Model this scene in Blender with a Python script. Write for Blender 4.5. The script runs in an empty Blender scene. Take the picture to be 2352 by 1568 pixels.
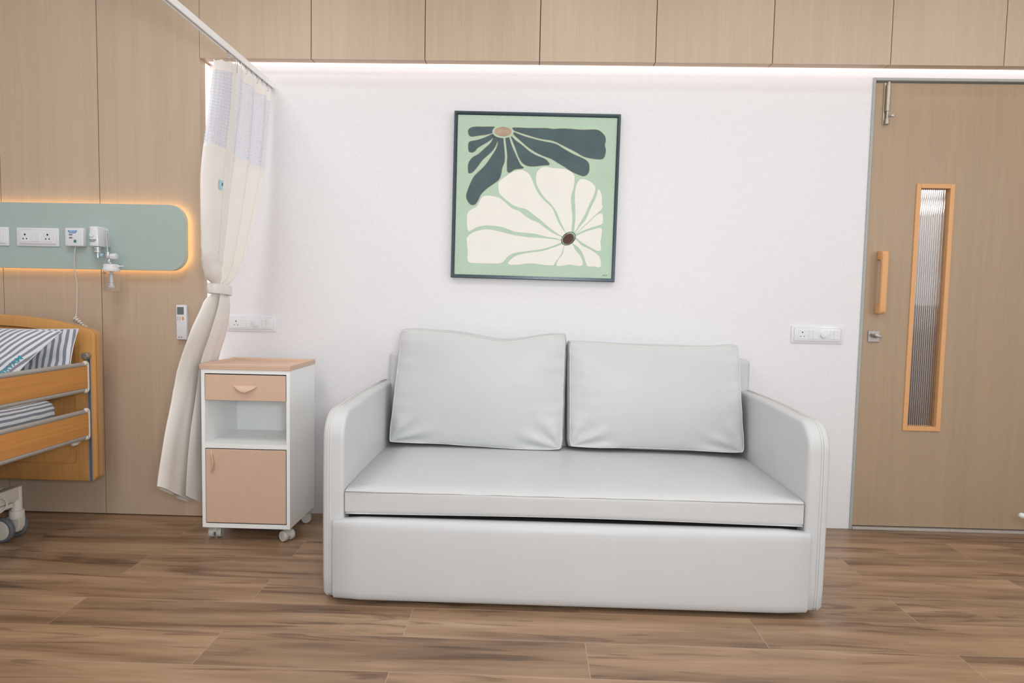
import bpy, bmesh, math, random
from mathutils import Vector, Matrix, noise
from mathutils.bvhtree import BVHTree

random.seed(7)
S = bpy.context.scene
COL = S.collection
PI = math.pi
R = math.radians

# ------------------------------------------------------------------ camera
cam_d = bpy.data.cameras.new('camera')
cam = bpy.data.objects.new('camera', cam_d)
COL.objects.link(cam)
F_PX, YAW, PITCH, ROLL = 1467.2, -0.02594, -0.06303, 0.01991
cam_d.sensor_fit = 'HORIZONTAL'
cam_d.sensor_width = 36.0
cam_d.lens = F_PX / 2352 * 36.0
cam_d.clip_start = 0.02
cam_d.clip_end = 60
fwd = Vector((math.sin(YAW) * math.cos(PITCH), math.cos(YAW) * math.cos(PITCH), math.sin(PITCH)))
rt = Vector((math.cos(YAW), -math.sin(YAW), 0))
up = rt.cross(fwd)
r2 = math.cos(ROLL) * rt + math.sin(ROLL) * up
u2 = -math.sin(ROLL) * rt + math.cos(ROLL) * up
m = Matrix((r2, u2, -fwd)).transposed().to_4x4()
m.translation = Vector((0.00932, -3.20468, 1.11162))
cam.matrix_world = m
S.camera = cam

# ------------------------------------------------------------------ colour management
S.view_settings.view_transform = 'Standard'
S.view_settings.look = 'None'
S.view_settings.exposure = -0.61
S.view_settings.gamma = 1.0
S.view_settings.use_curve_mapping = False
S.cycles.use_denoising = True
S.cycles.max_bounces = 10
S.cycles.transparent_max_bounces = 16
S.cycles.sample_clamp_indirect = 6.0

# ------------------------------------------------------------------ world: daylight from the open side behind the camera
w = bpy.data.worlds.new('daylight')
S.world = w
w.use_nodes = True
w.node_tree.nodes['Background'].inputs[0].default_value = (0.93, 0.97, 1.0, 1)
w.node_tree.nodes['Background'].inputs[1].default_value = 1.12

def area(name, loc, target, sx, sy, power, col, spread=180):
    d = bpy.data.lights.new(name, 'AREA')
    d.shape = 'RECTANGLE'; d.size = sx; d.size_y = sy; d.energy = power; d.color = col
    d.spread = R(spread)
    o = bpy.data.objects.new(name, d)
    o.location = loc
    o.rotation_euler = (Vector(target) - Vector(loc)).to_track_quat('-Z', 'Y').to_euler()
    COL.objects.link(o)
    return o
# ceiling panel lamps (the room's own lamps) and the photographer's diffused flash beside the camera
CEIL_Z = 2.78
LAMPS = ((-1.5, -1.5, 20), (0.5, -1.6, 11), (2.2, -1.5, 9), (-1.5, -3.5, 18), (0.3, -3.5, 12), (2.1, -3.5, 12))
for lx, ly, p in LAMPS:
    area('ceiling_lamp_light', (lx, ly, CEIL_Z - 0.03), (lx, ly, 0), 0.56, 0.56, p, (1.0, 0.985, 0.965))
DOWN = ((-2.6, -.62), (-1.1, -.62), (.15, -.62), (1.15, -.62), (2.15, -.62))
for lx, ly in DOWN:
    area('downlight_beam', (lx, ly, CEIL_Z - 0.02), (lx, ly, 0), 0.12, 0.12, 1.3, (1.0, 0.97, 0.94))
# added fill light from the right, outside the picture; no window known there
area('side_fill_light', (3.37, -2.5, 1.6), (2.2, -2.3, 1.5), 1.5, 1.3, 52, (0.96, 0.98, 1.0))
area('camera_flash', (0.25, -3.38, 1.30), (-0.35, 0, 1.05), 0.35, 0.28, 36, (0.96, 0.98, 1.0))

# ------------------------------------------------------------------ helpers: objects
def link(o, parent=None):
    COL.objects.link(o)
    if parent is not None:
        o.parent = parent
    return o

def tag(o, label=None, cat=None, group=None, kind=None):
    if label: o['label'] = label
    if cat: o['category'] = cat
    if group: o['group'] = group
    if kind: o['kind'] = kind
    return o

def empty(name, loc, label=None, cat=None, group=None, kind=None):
    o = bpy.data.objects.new(name, None)
    o.empty_display_size = 0.05
    o.location = loc
    link(o)
    return tag(o, label, cat, group, kind)

class MB:
    """collects shapes in world coordinates, links them as one mesh object"""
    def __init__(s):
        s.bm = bmesh.new(); s.mi = 0
        s.uv = None
    def _mat(s, faces):
        for f in faces: f.material_index = s.mi
    def box(s, x0, x1, y0, y1, z0, z1, bev=0.0, seg=2):
        r = bmesh.ops.create_cube(s.bm, size=1.0)
        vs = r['verts']
        for v in vs:
            v.co = Vector(((x0 + x1) / 2 + v.co.x * (x1 - x0), (y0 + y1) / 2 + v.co.y * (y1 - y0), (z0 + z1) / 2 + v.co.z * (z1 - z0)))
        fs = set(f for v in vs for f in v.link_faces)
        s._mat(fs)
        if bev > 0:
            es = set(e for v in vs for e in v.link_edges)
            bmesh.ops.bevel(s.bm, geom=list(es), offset=bev, segments=seg, affect='EDGES', profile=0.5, material=-1)
        return s
    def prism(s, pts, axis, a, b, bev=0.0, seg=2):
        """pts: 2D outline; axis 'x','y','z' extrude from a to b"""
        def mk(p, t):
            if axis == 'x': return Vector((t, p[0], p[1]))
            if axis == 'y': return Vector((p[0], t, p[1]))
            return Vector((p[0], p[1], t))
        v0 = [s.bm.verts.new(mk(p, a)) for p in pts]
        v1 = [s.bm.verts.new(mk(p, b)) for p in pts]
        n = len(pts)
        f0 = s.bm.faces.new(v0); f1 = s.bm.faces.new(v1[::-1])
        side = [s.bm.faces.new((v0[i], v0[(i + 1) % n], v1[(i + 1) % n], v1[i])) for i in range(n)]
        fs = [f0, f1] + side
        s._mat(fs)
        bmesh.ops.recalc_face_normals(s.bm, faces=fs)
        if bev > 0:
            es = list(f0.edges) + list(f1.edges)
            bmesh.ops.bevel(s.bm, geom=es, offset=bev, segments=seg, affect='EDGES', profile=0.5, material=-1)
        return s
    def tube(s, pts, r, n=10, closed=False, caps=True):
        pts = [Vector(p) for p in pts]
        rs = r if isinstance(r, (list, tuple)) else [r] * len(pts)
        N = len(pts); rings = []
        nrm = None
        for i, p in enumerate(pts):
            if closed: t = (pts[(i + 1) % N] - pts[i - 1])
            else: t = pts[min(i + 1, N - 1)] - pts[max(i - 1, 0)]
            t.normalize()
            if nrm is None:
                nrm = t.orthogonal().normalized()
            nrm = (nrm - t * nrm.dot(t))
            if nrm.length < 1e-6: nrm = t.orthogonal()
            nrm.normalize()
            bn = t.cross(nrm)
            rings.append([s.bm.verts.new(p + (nrm * math.cos(2 * PI * k / n) + bn * math.sin(2 * PI * k / n)) * rs[i]) for k in range(n)])
        fs = []
        rng = range(N if closed else N - 1)
        for i in rng:
            a, b = rings[i], rings[(i + 1) % N]
            off = 0
            if closed and i == N - 1:
                d = [(a[0].co - b[k].co).length for k in range(n)]; off = d.index(min(d))
            for k in range(n):
                fs.append(s.bm.faces.new((a[k], a[(k + 1) % n], b[(k + 1 + off) % n], b[(k + off) % n])))
        if caps and not closed:
            fs.append(s.bm.faces.new(rings[0][::-1])); fs.append(s.bm.faces.new(rings[-1]))
        s._mat(fs)
        return s
    def lathe(s, prof, c, ax=(0, 0, 1), n=28):
        """prof: [(r, h)] along axis ax from centre c"""
        ax = Vector(ax).normalized(); u = ax.orthogonal().normalized(); v = ax.cross(u); c = Vector(c)
        rings = []
        for r, h in prof:
            if r < 1e-6: rings.append([s.bm.verts.new(c + ax * h)])
            else: rings.append([s.bm.verts.new(c + ax * h + (u * math.cos(2 * PI * k / n) + v * math.sin(2 * PI * k / n)) * r) for k in range(n)])
        fs = []
        for a, b in zip(rings, rings[1:]):
            for k in range(n):
                k2 = (k + 1) % n
                if len(a) == 1 and len(b) == 1: continue
                if len(a) == 1: fs.append(s.bm.faces.new((a[0], b[k2], b[k])))
                elif len(b) == 1: fs.append(s.bm.faces.new((a[k], a[k2], b[0])))
                else: fs.append(s.bm.faces.new((a[k], a[k2], b[k2], b[k])))
        if len(rings[0]) > 1: fs.append(s.bm.faces.new(rings[0][::-1]))
        if len(rings[-1]) > 1: fs.append(s.bm.faces.new(rings[-1]))
        s._mat(fs)
        bmesh.ops.recalc_face_normals(s.bm, faces=fs)
        return s
    def grid(s, P, uvs=None, closed_u=False):
        """P[i][j] -> position"""
        V = [[s.bm.verts.new(p) for p in row] for row in P]
        fs = []
        if uvs is not None and s.uv is None:
            s.uv = s.bm.loops.layers.uv.new('UVMap')
        for i in range(len(V) - 1):
            for j in range(len(V[0]) - 1):
                f = s.bm.faces.new((V[i][j], V[i][j + 1], V[i + 1][j + 1], V[i + 1][j]))
                if uvs is not None:
                    for lp, (a, b) in zip(f.loops, ((i, j), (i, j + 1), (i + 1, j + 1), (i + 1, j))):
                        lp[s.uv].uv = uvs[a][b]
                fs.append(f)
        s._mat(fs)
        return V
    def poly(s, pts):
        f = s.bm.faces.new([s.bm.verts.new(Vector(p)) for p in pts])
        s._mat([f]); return f
    def build(s, name, mats, parent=None, smooth=None, **kw):
        me = bpy.data.meshes.new(name)
        s.bm.normal_update()
        s.bm.to_mesh(me); s.bm.free()
        for mt in (mats if isinstance(mats, (list, tuple)) else [mats]): me.materials.append(mt)
        o = bpy.data.objects.new(name, me)
        link(o)
        top = parent
        if parent is not None:
            o.parent = parent
            o.matrix_parent_inverse = Matrix.Identity(4)
            # world coordinates -> local of the parent chain (parents only translate)
            off = Vector((0, 0, 0)); q = parent
            while q is not None:
                off += Vector(q.location); q = q.parent
            me.transform(Matrix.Translation(-off))
        else:
            # origin at the base centre
            lo = Vector((min(v.co.x for v in me.vertices), min(v.co.y for v in me.vertices), min(v.co.z for v in me.vertices)))
            hi = Vector((max(v.co.x for v in me.vertices), max(v.co.y for v in me.vertices), max(v.co.z for v in me.vertices)))
            c = Vector(((lo.x + hi.x) / 2, (lo.y + hi.y) / 2, lo.z))
            me.transform(Matrix.Translation(-c)); o.location = c
        if smooth is not None:
            me.polygons.foreach_set('use_smooth', [True] * len(me.polygons))
            if smooth < 180:
                try: me.set_sharp_from_angle(angle=R(smooth))
                except Exception: pass
        me.update()
        tag(o, kw.get('label'), kw.get('cat'), kw.get('group'), kw.get('kind'))
        return o

def rrect(x0, x1, z0, z1, r, n=8, corners=(1, 1, 1, 1)):
    """rounded rectangle outline, ccw, corners BL BR TR TL"""
    out = []
    for (cx, cz, a0, on) in ((x0 + r, z0 + r, PI, corners[0]), (x1 - r, z0 + r, 1.5 * PI, corners[1]), (x1 - r, z1 - r, 0, corners[2]), (x0 + r, z1 - r, .5 * PI, corners[3])):
        if on:
            out += [(cx + r * math.cos(a0 + .5 * PI * k / n), cz + r * math.sin(a0 + .5 * PI * k / n)) for k in range(n + 1)]
        else:
            a = a0 + PI / 4
            out.append((cx + r * math.copysign(1, math.cos(a)), cz + r * math.copysign(1, math.sin(a))))
    return out

def crom(pts, k=6, closed=False):
    pts = [Vector(p) for p in pts]; N = len(pts); out = []
    for i in range(N if closed else N - 1):
        p0 = pts[i - 1] if (closed or i > 0) else pts[0]
        p1 = pts[i]; p2 = pts[(i + 1) % N]
        p3 = pts[(i + 2) % N] if (closed or i + 2 < N) else pts[-1]
        for j in range(k):
            t = j / k
            out.append(0.5 * ((2 * p1) + (p2 - p0) * t + (2 * p0 - 5 * p1 + 4 * p2 - p3) * t * t + (3 * p1 - p0 - 3 * p2 + p3) * t ** 3))
    if not closed: out.append(pts[-1])
    return out

def text_obj(name, body, size, loc, mat, parent, rot=(PI / 2, 0, 0), depth=0.0004, align='CENTER', project=None, bold=0.0):
    cu = bpy.data.curves.new(name, 'FONT')
    cu.body = body; cu.size = size; cu.extrude = depth; cu.align_x = align; cu.align_y = 'CENTER'; cu.offset = bold
    to = bpy.data.objects.new(name + '_tmp', cu)
    link(to)
    bpy.context.view_layer.update()
    me = bpy.data.meshes.new_from_object(to.evaluated_get(bpy.context.evaluated_depsgraph_get()))
    bpy.data.objects.remove(to)
    from mathutils import Euler
    me.transform(Matrix.Translation(loc) @ Euler(rot).to_matrix().to_4x4())
    if project: project(me)
    me.materials.clear(); me.materials.append(mat)
    o = bpy.data.objects.new(name, me)
    link(o, parent)
    off = Vector((0, 0, 0)); q = parent
    while q is not None:
        off += Vector(q.location); q = q.parent
    me.transform(Matrix.Translation(-off))
    return o

# ------------------------------------------------------------------ helpers: materials
def s2l(c):
    return tuple((x / 255 / 12.92) if x / 255 <= 0.04045 else ((x / 255 + 0.055) / 1.055) ** 2.4 for x in c)

class Mat:
    def __init__(s, name):
        s.m = bpy.data.materials.new(name); s.m.use_nodes = True
        s.t = s.m.node_tree; s.b = s.t.nodes['Principled BSDF']
    def n(s, typ, **kw):
        nd = s.t.nodes.new(typ)
        for k, v in kw.items():
            if k.startswith('i_'):
                key = k[2:]
                nd.inputs[int(key) if key.isdigit() else key.replace('_', ' ')].default_value = v
            else: setattr(nd, k, v)
        return nd
    def l(s, a, b): s.t.links.new(a, b)
    def math(s, op, a, b=None, c=None):
        nd = s.t.nodes.new('ShaderNodeMath'); nd.operation = op
        for i, x in enumerate((a, b, c)):
            if x is None: continue
            if isinstance(x, (int, float)): nd.inputs[i].default_value = x
            else: s.l(x, nd.inputs[i])
        return nd.outputs[0]
    def ramp(s, fac, stops):
        nd = s.t.nodes.new('ShaderNodeValToRGB')
        e = nd.color_ramp.elements
        while len(e) > 2: e.remove(e[-1])
        for i, (p, c) in enumerate(stops):
            if i >= 2: e.new(p)
        for i, (p, c) in enumerate(sorted(stops)):
            e[i].position = p; e[i].color = (*c[:3], 1)
        s.l(fac, nd.inputs[0]); return nd.outputs[0]
    def mix(s, fac, a, b, blend='MIX'):
        nd = s.t.nodes.new('ShaderNodeMix'); nd.data_type = 'RGBA'; nd.blend_type = blend
        for i, x in ((0, fac), (6, a), (7, b)):
            if isinstance(x, (int, float)): nd.inputs[i].default_value = x
            elif isinstance(x, (tuple, list)): nd.inputs[i].default_value = (*x[:3], 1)
            else: s.l(x, nd.inputs[i])
        return nd.outputs[2]
    def coord(s, kind='Object', scale=(1, 1, 1), rot=(0, 0, 0)):
        tc = s.n('ShaderNodeTexCoord'); mp = s.n('ShaderNodeMapping')
        mp.inputs['Scale'].default_value = scale; mp.inputs['Rotation'].default_value = rot
        s.l(tc.outputs[kind], mp.inputs[0]); return mp.outputs[0]
    def noise(s, vec, scale=1.0, detail=3.0, rough=.5):
        nd = s.n('ShaderNodeTexNoise'); nd.inputs['Scale'].default_value = scale
        nd.inputs['Detail'].default_value = detail; nd.inputs['Roughness'].default_value = rough
        s.l(vec, nd.inputs['Vector']); return nd.outputs['Fac']
    def bump(s, h, strength=.2, dist=.001):
        nd = s.n('ShaderNodeBump'); nd.inputs['Strength'].default_value = strength; nd.inputs['Distance'].default_value = dist
        s.l(h, nd.inputs['Height']); s.l(nd.outputs[0], s.b.inputs['Normal'])
    def set(s, col=None, rough=None, metal=None, spec=None, **kw):
        if col is not None:
            if isinstance(col, (tuple, list)): s.b.inputs['Base Color'].default_value = (*col[:3], 1)
            else: s.l(col, s.b.inputs['Base Color'])
        if rough is not None: s.b.inputs['Roughness'].default_value = rough
        if metal is not None: s.b.inputs['Metallic'].default_value = metal
        if spec is not None: s.b.inputs['Specular IOR Level'].default_value = spec
        for k, v in kw.items(): s.b.inputs[k.replace('_', ' ')].default_value = v
        return s

def plain(name, rgb, rough=.5, metal=0.0, spec=.5, var=.03, nscale=30, bump=0.0):
    """plain finish with a slight procedural unevenness"""
    M = Mat(name); c = s2l(rgb)
    f = M.noise(M.coord(), nscale, 3)
    lo = tuple(x * (1 - var) for x in c); hi = tuple(min(1, x * (1 + var)) for x in c)
    M.set(M.ramp(f, [(.3, lo), (.7, hi)]), rough, metal, spec)
    if bump: M.bump(f, bump, .001)
    return M.m

def laminate(name, rgb, var=.06, scale=1.0, rough=.45, horizontal=None, contrast=1.0):
    """wood laminate, fine grain running along z (or the axis given)"""
    M = Mat(name); c = s2l(rgb)
    sc = {None: (1, 1, .018), 'x': (.018, 1, 1), 'y': (1, .018, 1)}[horizontal]
    geo = M.n('ShaderNodeTexCoord'); inf = M.n('ShaderNodeObjectInfo')
    ad = M.n('ShaderNodeVectorMath', operation='ADD')
    M.l(geo.outputs['Object'], ad.inputs[0])
    sc2 = M.n('ShaderNodeVectorMath', operation='SCALE'); M.l(inf.outputs['Location'], sc2.inputs[0]); sc2.inputs['Scale'].default_value = 3.1
    M.l(sc2.outputs[0], ad.inputs[1])
    mp = M.n('ShaderNodeMapping'); mp.inputs['Scale'].default_value = sc; M.l(ad.outputs[0], mp.inputs[0])
    fine = M.noise(mp.outputs[0], 260 * scale, 4, .6)
    mid = M.noise(mp.outputs[0], 30 * scale, 3, .5)
    big = M.noise(mp.outputs[0], 5 * scale, 2, .5)
    a = M.math('MULTIPLY_ADD', fine, .45, M.math('MULTIPLY', mid, .33))
    a = M.math('MULTIPLY_ADD', big, .22, a)
    v = var * contrast
    col = M.ramp(a, [(.32, tuple(x * (1 - 2.0 * v) for x in c)), (.5, c), (.68, tuple(min(1, x * (1 + 1.6 * v)) for x in c))])
    M.set(col, rough, 0, .4)
    M.bump(a, .08, .0006)
    return M.m

def emit(name, rgb, strength):
    M = Mat(name)
    M.set(rgb, .5); M.b.inputs['Emission Color'].default_value = (*rgb, 1); M.b.inputs['Emission Strength'].default_value = strength
    return M.m

def glassy(name, rough=.02, col=(1, 1, 1), ior=1.45, mixt=.0):
    M = Mat(name)
    M.set(col, rough); M.b.inputs['Transmission Weight'].default_value = 1.0; M.b.inputs['IOR'].default_value = ior
    if mixt:
        tr = M.n('ShaderNodeBsdfTransparent'); mx = M.n('ShaderNodeMixShader'); mx.inputs[0].default_value = mixt
        M.l(M.b.outputs[0], mx.inputs[1]); M.l(tr.outputs[0], mx.inputs[2])
        M.l(mx.outputs[0], M.t.nodes['Material Output'].inputs[0])
    return M.m

WOOD = laminate('oak_laminate', (200, 179, 156), var=.055)
WOOD_DOOR = laminate('door_laminate', (178, 155, 128), var=.055)
BED_WOOD = laminate('cherry_bed_wood', (208, 154, 90), var=.09, scale=.35)
RAIL_WOOD = laminate('cherry_rail_wood', (202, 142, 78), var=.14, scale=.3, horizontal='y')
BEAD_WOOD = laminate('beech_beading', (226, 172, 118), var=.05)
GAP = plain('dark_joint', (105, 88, 72), .8)
WHITE_PLASTIC = plain('white_plastic', (232, 234, 238), .25, spec=.5, var=.01)
GREY_PLASTIC = plain('pale_grey_plastic', (205, 203, 198), .4, var=.02)
CREAM_PLASTIC = plain('cream_bed_plastic', (216, 212, 202), .4, var=.02)
WHITE_STEEL = plain('white_powder_coat', (247, 249, 248), .35, var=.01)
PINK_STEEL = plain('dusty_pink_powder_coat', (218, 186, 163), .42, var=.02)
RUBBER = plain('grey_rubber', (105, 108, 114), .6)
DARK = plain('black_recess', (28, 28, 30), .7)
CHROME = plain('chrome', (215, 218, 222), .12, metal=1.0)
STEEL = plain('brushed_steel', (188, 180, 166), .3, metal=.9)
NICKEL = plain('satin_nickel', (170, 166, 160), .38, metal=.8)
ALU = plain('anodised_aluminium', (178, 176, 172), .38, metal=.35)
TEAL = plain('sage_laminate', (176, 193, 188), .45, var=.015)
TEAL_EDGE = plain('panel_edge_band', (214, 216, 200), .45)
LEATHER_C = (204, 206, 207)
def leather():
    M = Mat('light_grey_leatherette'); c = s2l(LEATHER_C)
    f = M.noise(M.coord(), 6, 3)
    M.set(M.ramp(f, [(.3, tuple(x * .975 for x in c)), (.7, c)]), .42, 0, .4)
    g = M.noise(M.coord(), 900, 2)
    M.bump(g, .06, .0004)
    return M.m
LEATHER = leather()
PIPING = plain('leatherette_piping', (214, 215, 212), .45)
THREAD = plain('stitching_thread', (160, 154, 148), .7)
LED_WHITE = emit('led_diffuser_white', (1.0, .89, .83), 2.0)
LED_WARM = emit('led_strip_amber', (1.0, .62, .28), 9.0)
def fabric():
    M = Mat('cream_curtain_fabric'); c = s2l((252, 249, 244))
    f = M.noise(M.coord(), 5, 3)
    M.set(M.ramp(f, [(.3, tuple(x * .97 for x in c)), (.7, c)]), .8, 0, .2)
    wv = M.n('ShaderNodeTexWave', wave_type='BANDS', bands_direction='DIAGONAL'); wv.inputs['Scale'].default_value = 160
    M.l(M.coord(), wv.inputs['Vector']); M.bump(wv.outputs['Fac'], .05, .0004)
    tr = M.n('ShaderNodeBsdfTranslucent'); tr.inputs[0].default_value = (*c, 1)
    mx = M.n('ShaderNodeMixShader'); mx.inputs[0].default_value = .22
    M.l(M.b.outputs[0], mx.inputs[1]); M.l(tr.outputs[0], mx.inputs[2]); M.l(mx.outputs[0], M.t.nodes['Material Output'].inputs[0])
    return M.m
FABRIC = fabric()
def mesh_fabric():
    M = Mat('white_net_fabric')
    tc = M.n('ShaderNodeTexCoord'); sp = M.n('ShaderNodeSeparateXYZ'); M.l(tc.outputs['UV'], sp.inputs[0])
    def line(v, period, width):
        f = M.math('FRACT', M.math('DIVIDE', v, period))
        return M.math('LESS_THAN', f, width)
    ln = M.math('MAXIMUM', line(sp.outputs[0], .021, .20), line(sp.outputs[1], .0150, .22))
    alpha = M.math('MULTIPLY_ADD', ln, .30, .62)
    M.set(s2l((228, 231, 240)), .8, 0, .2)
    M.l(alpha, M.b.inputs['Alpha'])
    return M.m
NET = mesh_fabric()
def stripes(name, mode, period=.025, ang=0.0):
    M = Mat(name)
    if mode == 'uv':
        tc = M.n('ShaderNodeTexCoord'); sp = M.n('ShaderNodeSeparateXYZ'); M.l(tc.outputs['UV'], sp.inputs[0])
        v = M.math('ADD', M.math('MULTIPLY', sp.outputs[0], math.cos(ang)), M.math('MULTIPLY', sp.outputs[1], math.sin(ang)))
    else:
        tc = M.n('ShaderNodeTexCoord'); sp = M.n('ShaderNodeSeparateXYZ'); M.l(tc.outputs['Object'], sp.inputs[0])
        v = M.math('SUBTRACT', sp.outputs[2], sp.outputs[0])
    nz = M.noise(tc.outputs['Object'], 9, 2)
    v = M.math('MULTIPLY_ADD', nz, .012, v)
    f = M.math('FRACT', M.math('DIVIDE', v, period))
    k = M.math('LESS_THAN', f, .47)
    weave = M.noise(M.coord(), 700, 2)
    a = M.ramp(weave, [(.3, s2l((118, 128, 142))), (.7, s2l((150, 158, 168)))])
    M.set(M.mix(k, s2l((226, 227, 232)), a), .85, 0, .2)
    M.bump(weave, .1, .0005)
    return M.m
STRIPE_MATT = stripes('striped_sheet_cotton', 'obj', .026)
STRIPE_BACK = stripes('striped_cotton_upright', 'uv', .029, 0.0)
STRIPE_FRONT = stripes('striped_cotton_slanted', 'uv', .029, R(-16))

# ================================================================== THE SETTING
D = -0.10          # front plane of the wood panelling and the overhead cabinets
XL = -1.60         # left side of the white niche
XR_DOOR0, XR_DOOR1 = 1.645, 2.655
def floor_mat():
    M = Mat('wood_look_plank_tiles')
    tc = M.n('ShaderNodeTexCoord'); sp = M.n('ShaderNodeSeparateXYZ'); M.l(tc.outputs['Object'], sp.inputs[0])
    X, Y = sp.outputs[0], sp.outputs[1]
    ry = M.math('DIVIDE', M.math('ADD', Y, .3721 + 4.0), .2)
    row = M.math('FLOOR', ry)
    par = M.math('MODULO', row, 2.0)
    off = M.math('MULTIPLY_ADD', par, .6, 0.0)
    cx = M.math('DIVIDE', M.math('ADD', M.math('ADD', X, off), 6.6 - .215), 1.2)
    col = M.math('FLOOR', cx)
    fx = M.math('FRACT', cx); fy = M.math('FRACT', ry)
    gx = M.math('MINIMUM', fx, M.math('SUBTRACT', 1.0, fx)); gy = M.math('MINIMUM', fy, M.math('SUBTRACT', 1.0, fy))
    grout = M.math('MAXIMUM', M.math('LESS_THAN', gx, .0009), M.math('LESS_THAN', gy, .0055))
    cv = M.n('ShaderNodeCombineXYZ'); M.l(row, cv.inputs[0]); M.l(col, cv.inputs[1])
    wn = M.n('ShaderNodeTexWhiteNoise', noise_dimensions='3D'); M.l(cv.outputs[0], wn.inputs['Vector'])
    rnd = wn.outputs['Value']
    v2 = M.n('ShaderNodeCombineXYZ')
    M.l(M.math('MULTIPLY_ADD', rnd, 17.0, M.math('MULTIPLY', X, .9)), v2.inputs[0])
    M.l(M.math('MULTIPLY', Y, 9.0), v2.inputs[1]); M.l(M.math('MULTIPLY', rnd, 31.0), v2.inputs[2])
    big = M.noise(v2.outputs[0], 1.3, 4, .55)
    nz = M.n('ShaderNodeTexNoise'); nz.inputs['Scale'].default_value = 2.2; nz.inputs['Detail'].default_value = 6; nz.inputs['Distortion'].default_value = 1.2
    M.l(v2.outputs[0], nz.inputs['Vector'])
    v3 = M.n('ShaderNodeCombineXYZ'); M.l(M.math('MULTIPLY', X, 3.0), v3.inputs[0]); M.l(M.math('MULTIPLY', Y, 90.0), v3.inputs[1]); M.l(rnd, v3.inputs[2])
    fine = M.noise(v3.outputs[0], 2.0, 3, .6)
    base = M.ramp(big, [(.28, s2l((112, 88, 67))), (.45, s2l((152, 123, 96))), (.58, s2l((171, 140, 110))), (.75, s2l((190, 162, 132)))])
    dark = M.ramp(nz.outputs['Fac'], [(.33, s2l((112, 92, 76))), (.45, (1, 1, 1)), (.9, (1, 1, 1))])
    c = M.mix(.55, base, dark, 'MULTIPLY')
    c = M.mix(.35, c, M.ramp(fine, [(.3, (.72, .72, .72)), (.7, (1.1, 1.1, 1.1))]), 'MULTIPLY')
    tint = M.ramp(rnd, [(0, (.86, .86, .87)), (1, (1.08, 1.07, 1.05))])
    c = M.mix(1.0, c, tint, 'MULTIPLY')
    c = M.mix(grout, c, s2l((172, 150, 132)))
    M.set(c, .34, 0, .45)
    M.bump(M.math('SUBTRACT', 1.0, grout), .3, .0008)
    return M.m
fl = MB().box(-3.6, 3.4, -4.8, 2.0, -.05, 0).build('floor', floor_mat(), kind='structure')
# keep the texture in room coordinates
fl.data.transform(Matrix.Translation(Vector(fl.location))); fl.location = (0, 0, 0)

PLASTER = Mat('white_plaster')
_f = PLASTER.noise(PLASTER.coord(), 140, 4)
PLASTER.set(PLASTER.ramp(_f, [(.3, s2l((233, 232, 235))), (.7, s2l((239, 238, 241)))]), .55, 0, .3)
PLASTER.bump(_f, .05, .0015)
PLASTER = PLASTER.m
CEIL = plain('white_ceiling_paint', (240, 240, 240), .8, var=.01)

wb = MB()
wb.box(XL - .12, XR_DOOR0, 0, .12, 0, CEIL_Z).box(XR_DOOR1, 3.4, 0, .12, 0, CEIL_Z).box(XR_DOOR0, XR_DOOR1, 0, .12, 2.222, CEIL_Z)
wb.build('wall_back', PLASTER, kind='structure')
MB().box(3.4, 3.52, -4.8, 2.0, 0, CEIL_Z).build('wall_right', PLASTER, kind='structure')
MB().box(-3.72, -3.6, -4.8, .12, 0, CEIL_Z).build('wall_left', PLASTER, kind='structure')
MB().box(-3.72, 3.52, -4.8, .12, CEIL_Z, CEIL_Z + .1).build('ceiling', CEIL, kind='structure')
wf = MB()  # unseen frame added around the side fill light
wf.box(3.34, 3.4, -3.31, -3.26, .90, 2.30).box(3.34, 3.4, -1.74, -1.69, .90, 2.30).box(3.34, 3.4, -3.26, -1.74, .90, .95).box(3.34, 3.4, -3.26, -1.74, 2.25, 2.30)
wf.build('fill_light_frame', WHITE_PLASTIC, kind='structure')
# panelled wall behind the bed: solid core, four laminate boards with dark joints
pw = empty('wall_panelled', (-2.6, D, 0), kind='structure')
MB().box(-3.6, XL + .001 - .012, D + .012, .0, 0, CEIL_Z).build('joint_backing', GAP, pw)
for a, b in ((-3.6, -3.094), (-3.09, -2.597), (-2.593, -2.103), (-2.099, XL)):
    MB().box(a, b, D, D + .012, .004, CEIL_Z, .0008, 1).build('wall_panel', WOOD, pw)
MB().box(XL - .012, XL, D + .012, 0, 0, CEIL_Z).build('return_panel', WOOD, pw)

# corridor seen through the fluted glass of the door
CORR = plain('corridor_paint', (206, 200, 196), .7)
CORR_LOW = plain('corridor_wainscot', (142, 122, 106), .6)
cw = MB(); cw.box(.6, 3.52, 1.9, 2.0, 1.14, 2.6); cw.mi = 1; cw.box(.6, 3.52, 1.885, 2.0, 0, 1.14)
cw.build('wall_corridor', [CORR, CORR_LOW], kind='structure')
MB().box(.5, .6, .12, 2.0, 0, 2.6).build('wall_corridor_side', CORR, kind='structure')
MB().box(.5, 3.52, .12, 2.0, 2.6, 2.7).build('ceiling_corridor', CEIL, kind='structure')
area('corridor_lamp_light', (2.3, 1.0, 2.55), (2.3, 1.0, 0), .6, .6, 22, (1, .96, .9))
for zc, hh, st, lb in ((2.015, .045, 8.0, 'upper added glow strip standing in for lights reflected in fluted door glass'), (1.885, .045, 11.0, 'lower added glow strip standing in for lights reflected in fluted door glass')):  # glow strips added to make the bright reflected bars in the glass
    t = empty('reflection_strip', (2.9, 1.88, zc - hh / 2), lb, 'light')
    MB().box(2.2, 3.35, 1.872, 1.884, zc - hh / 2 - .01, zc + hh / 2 + .01, .002).build('housing', WHITE_PLASTIC, t)
    MB().box(2.21, 3.34, 1.862, 1.872, zc - hh / 2, zc + hh / 2, .002).build('diffuser', emit('reflection_strip_glow', (1, .95, .9), st), t)

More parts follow.
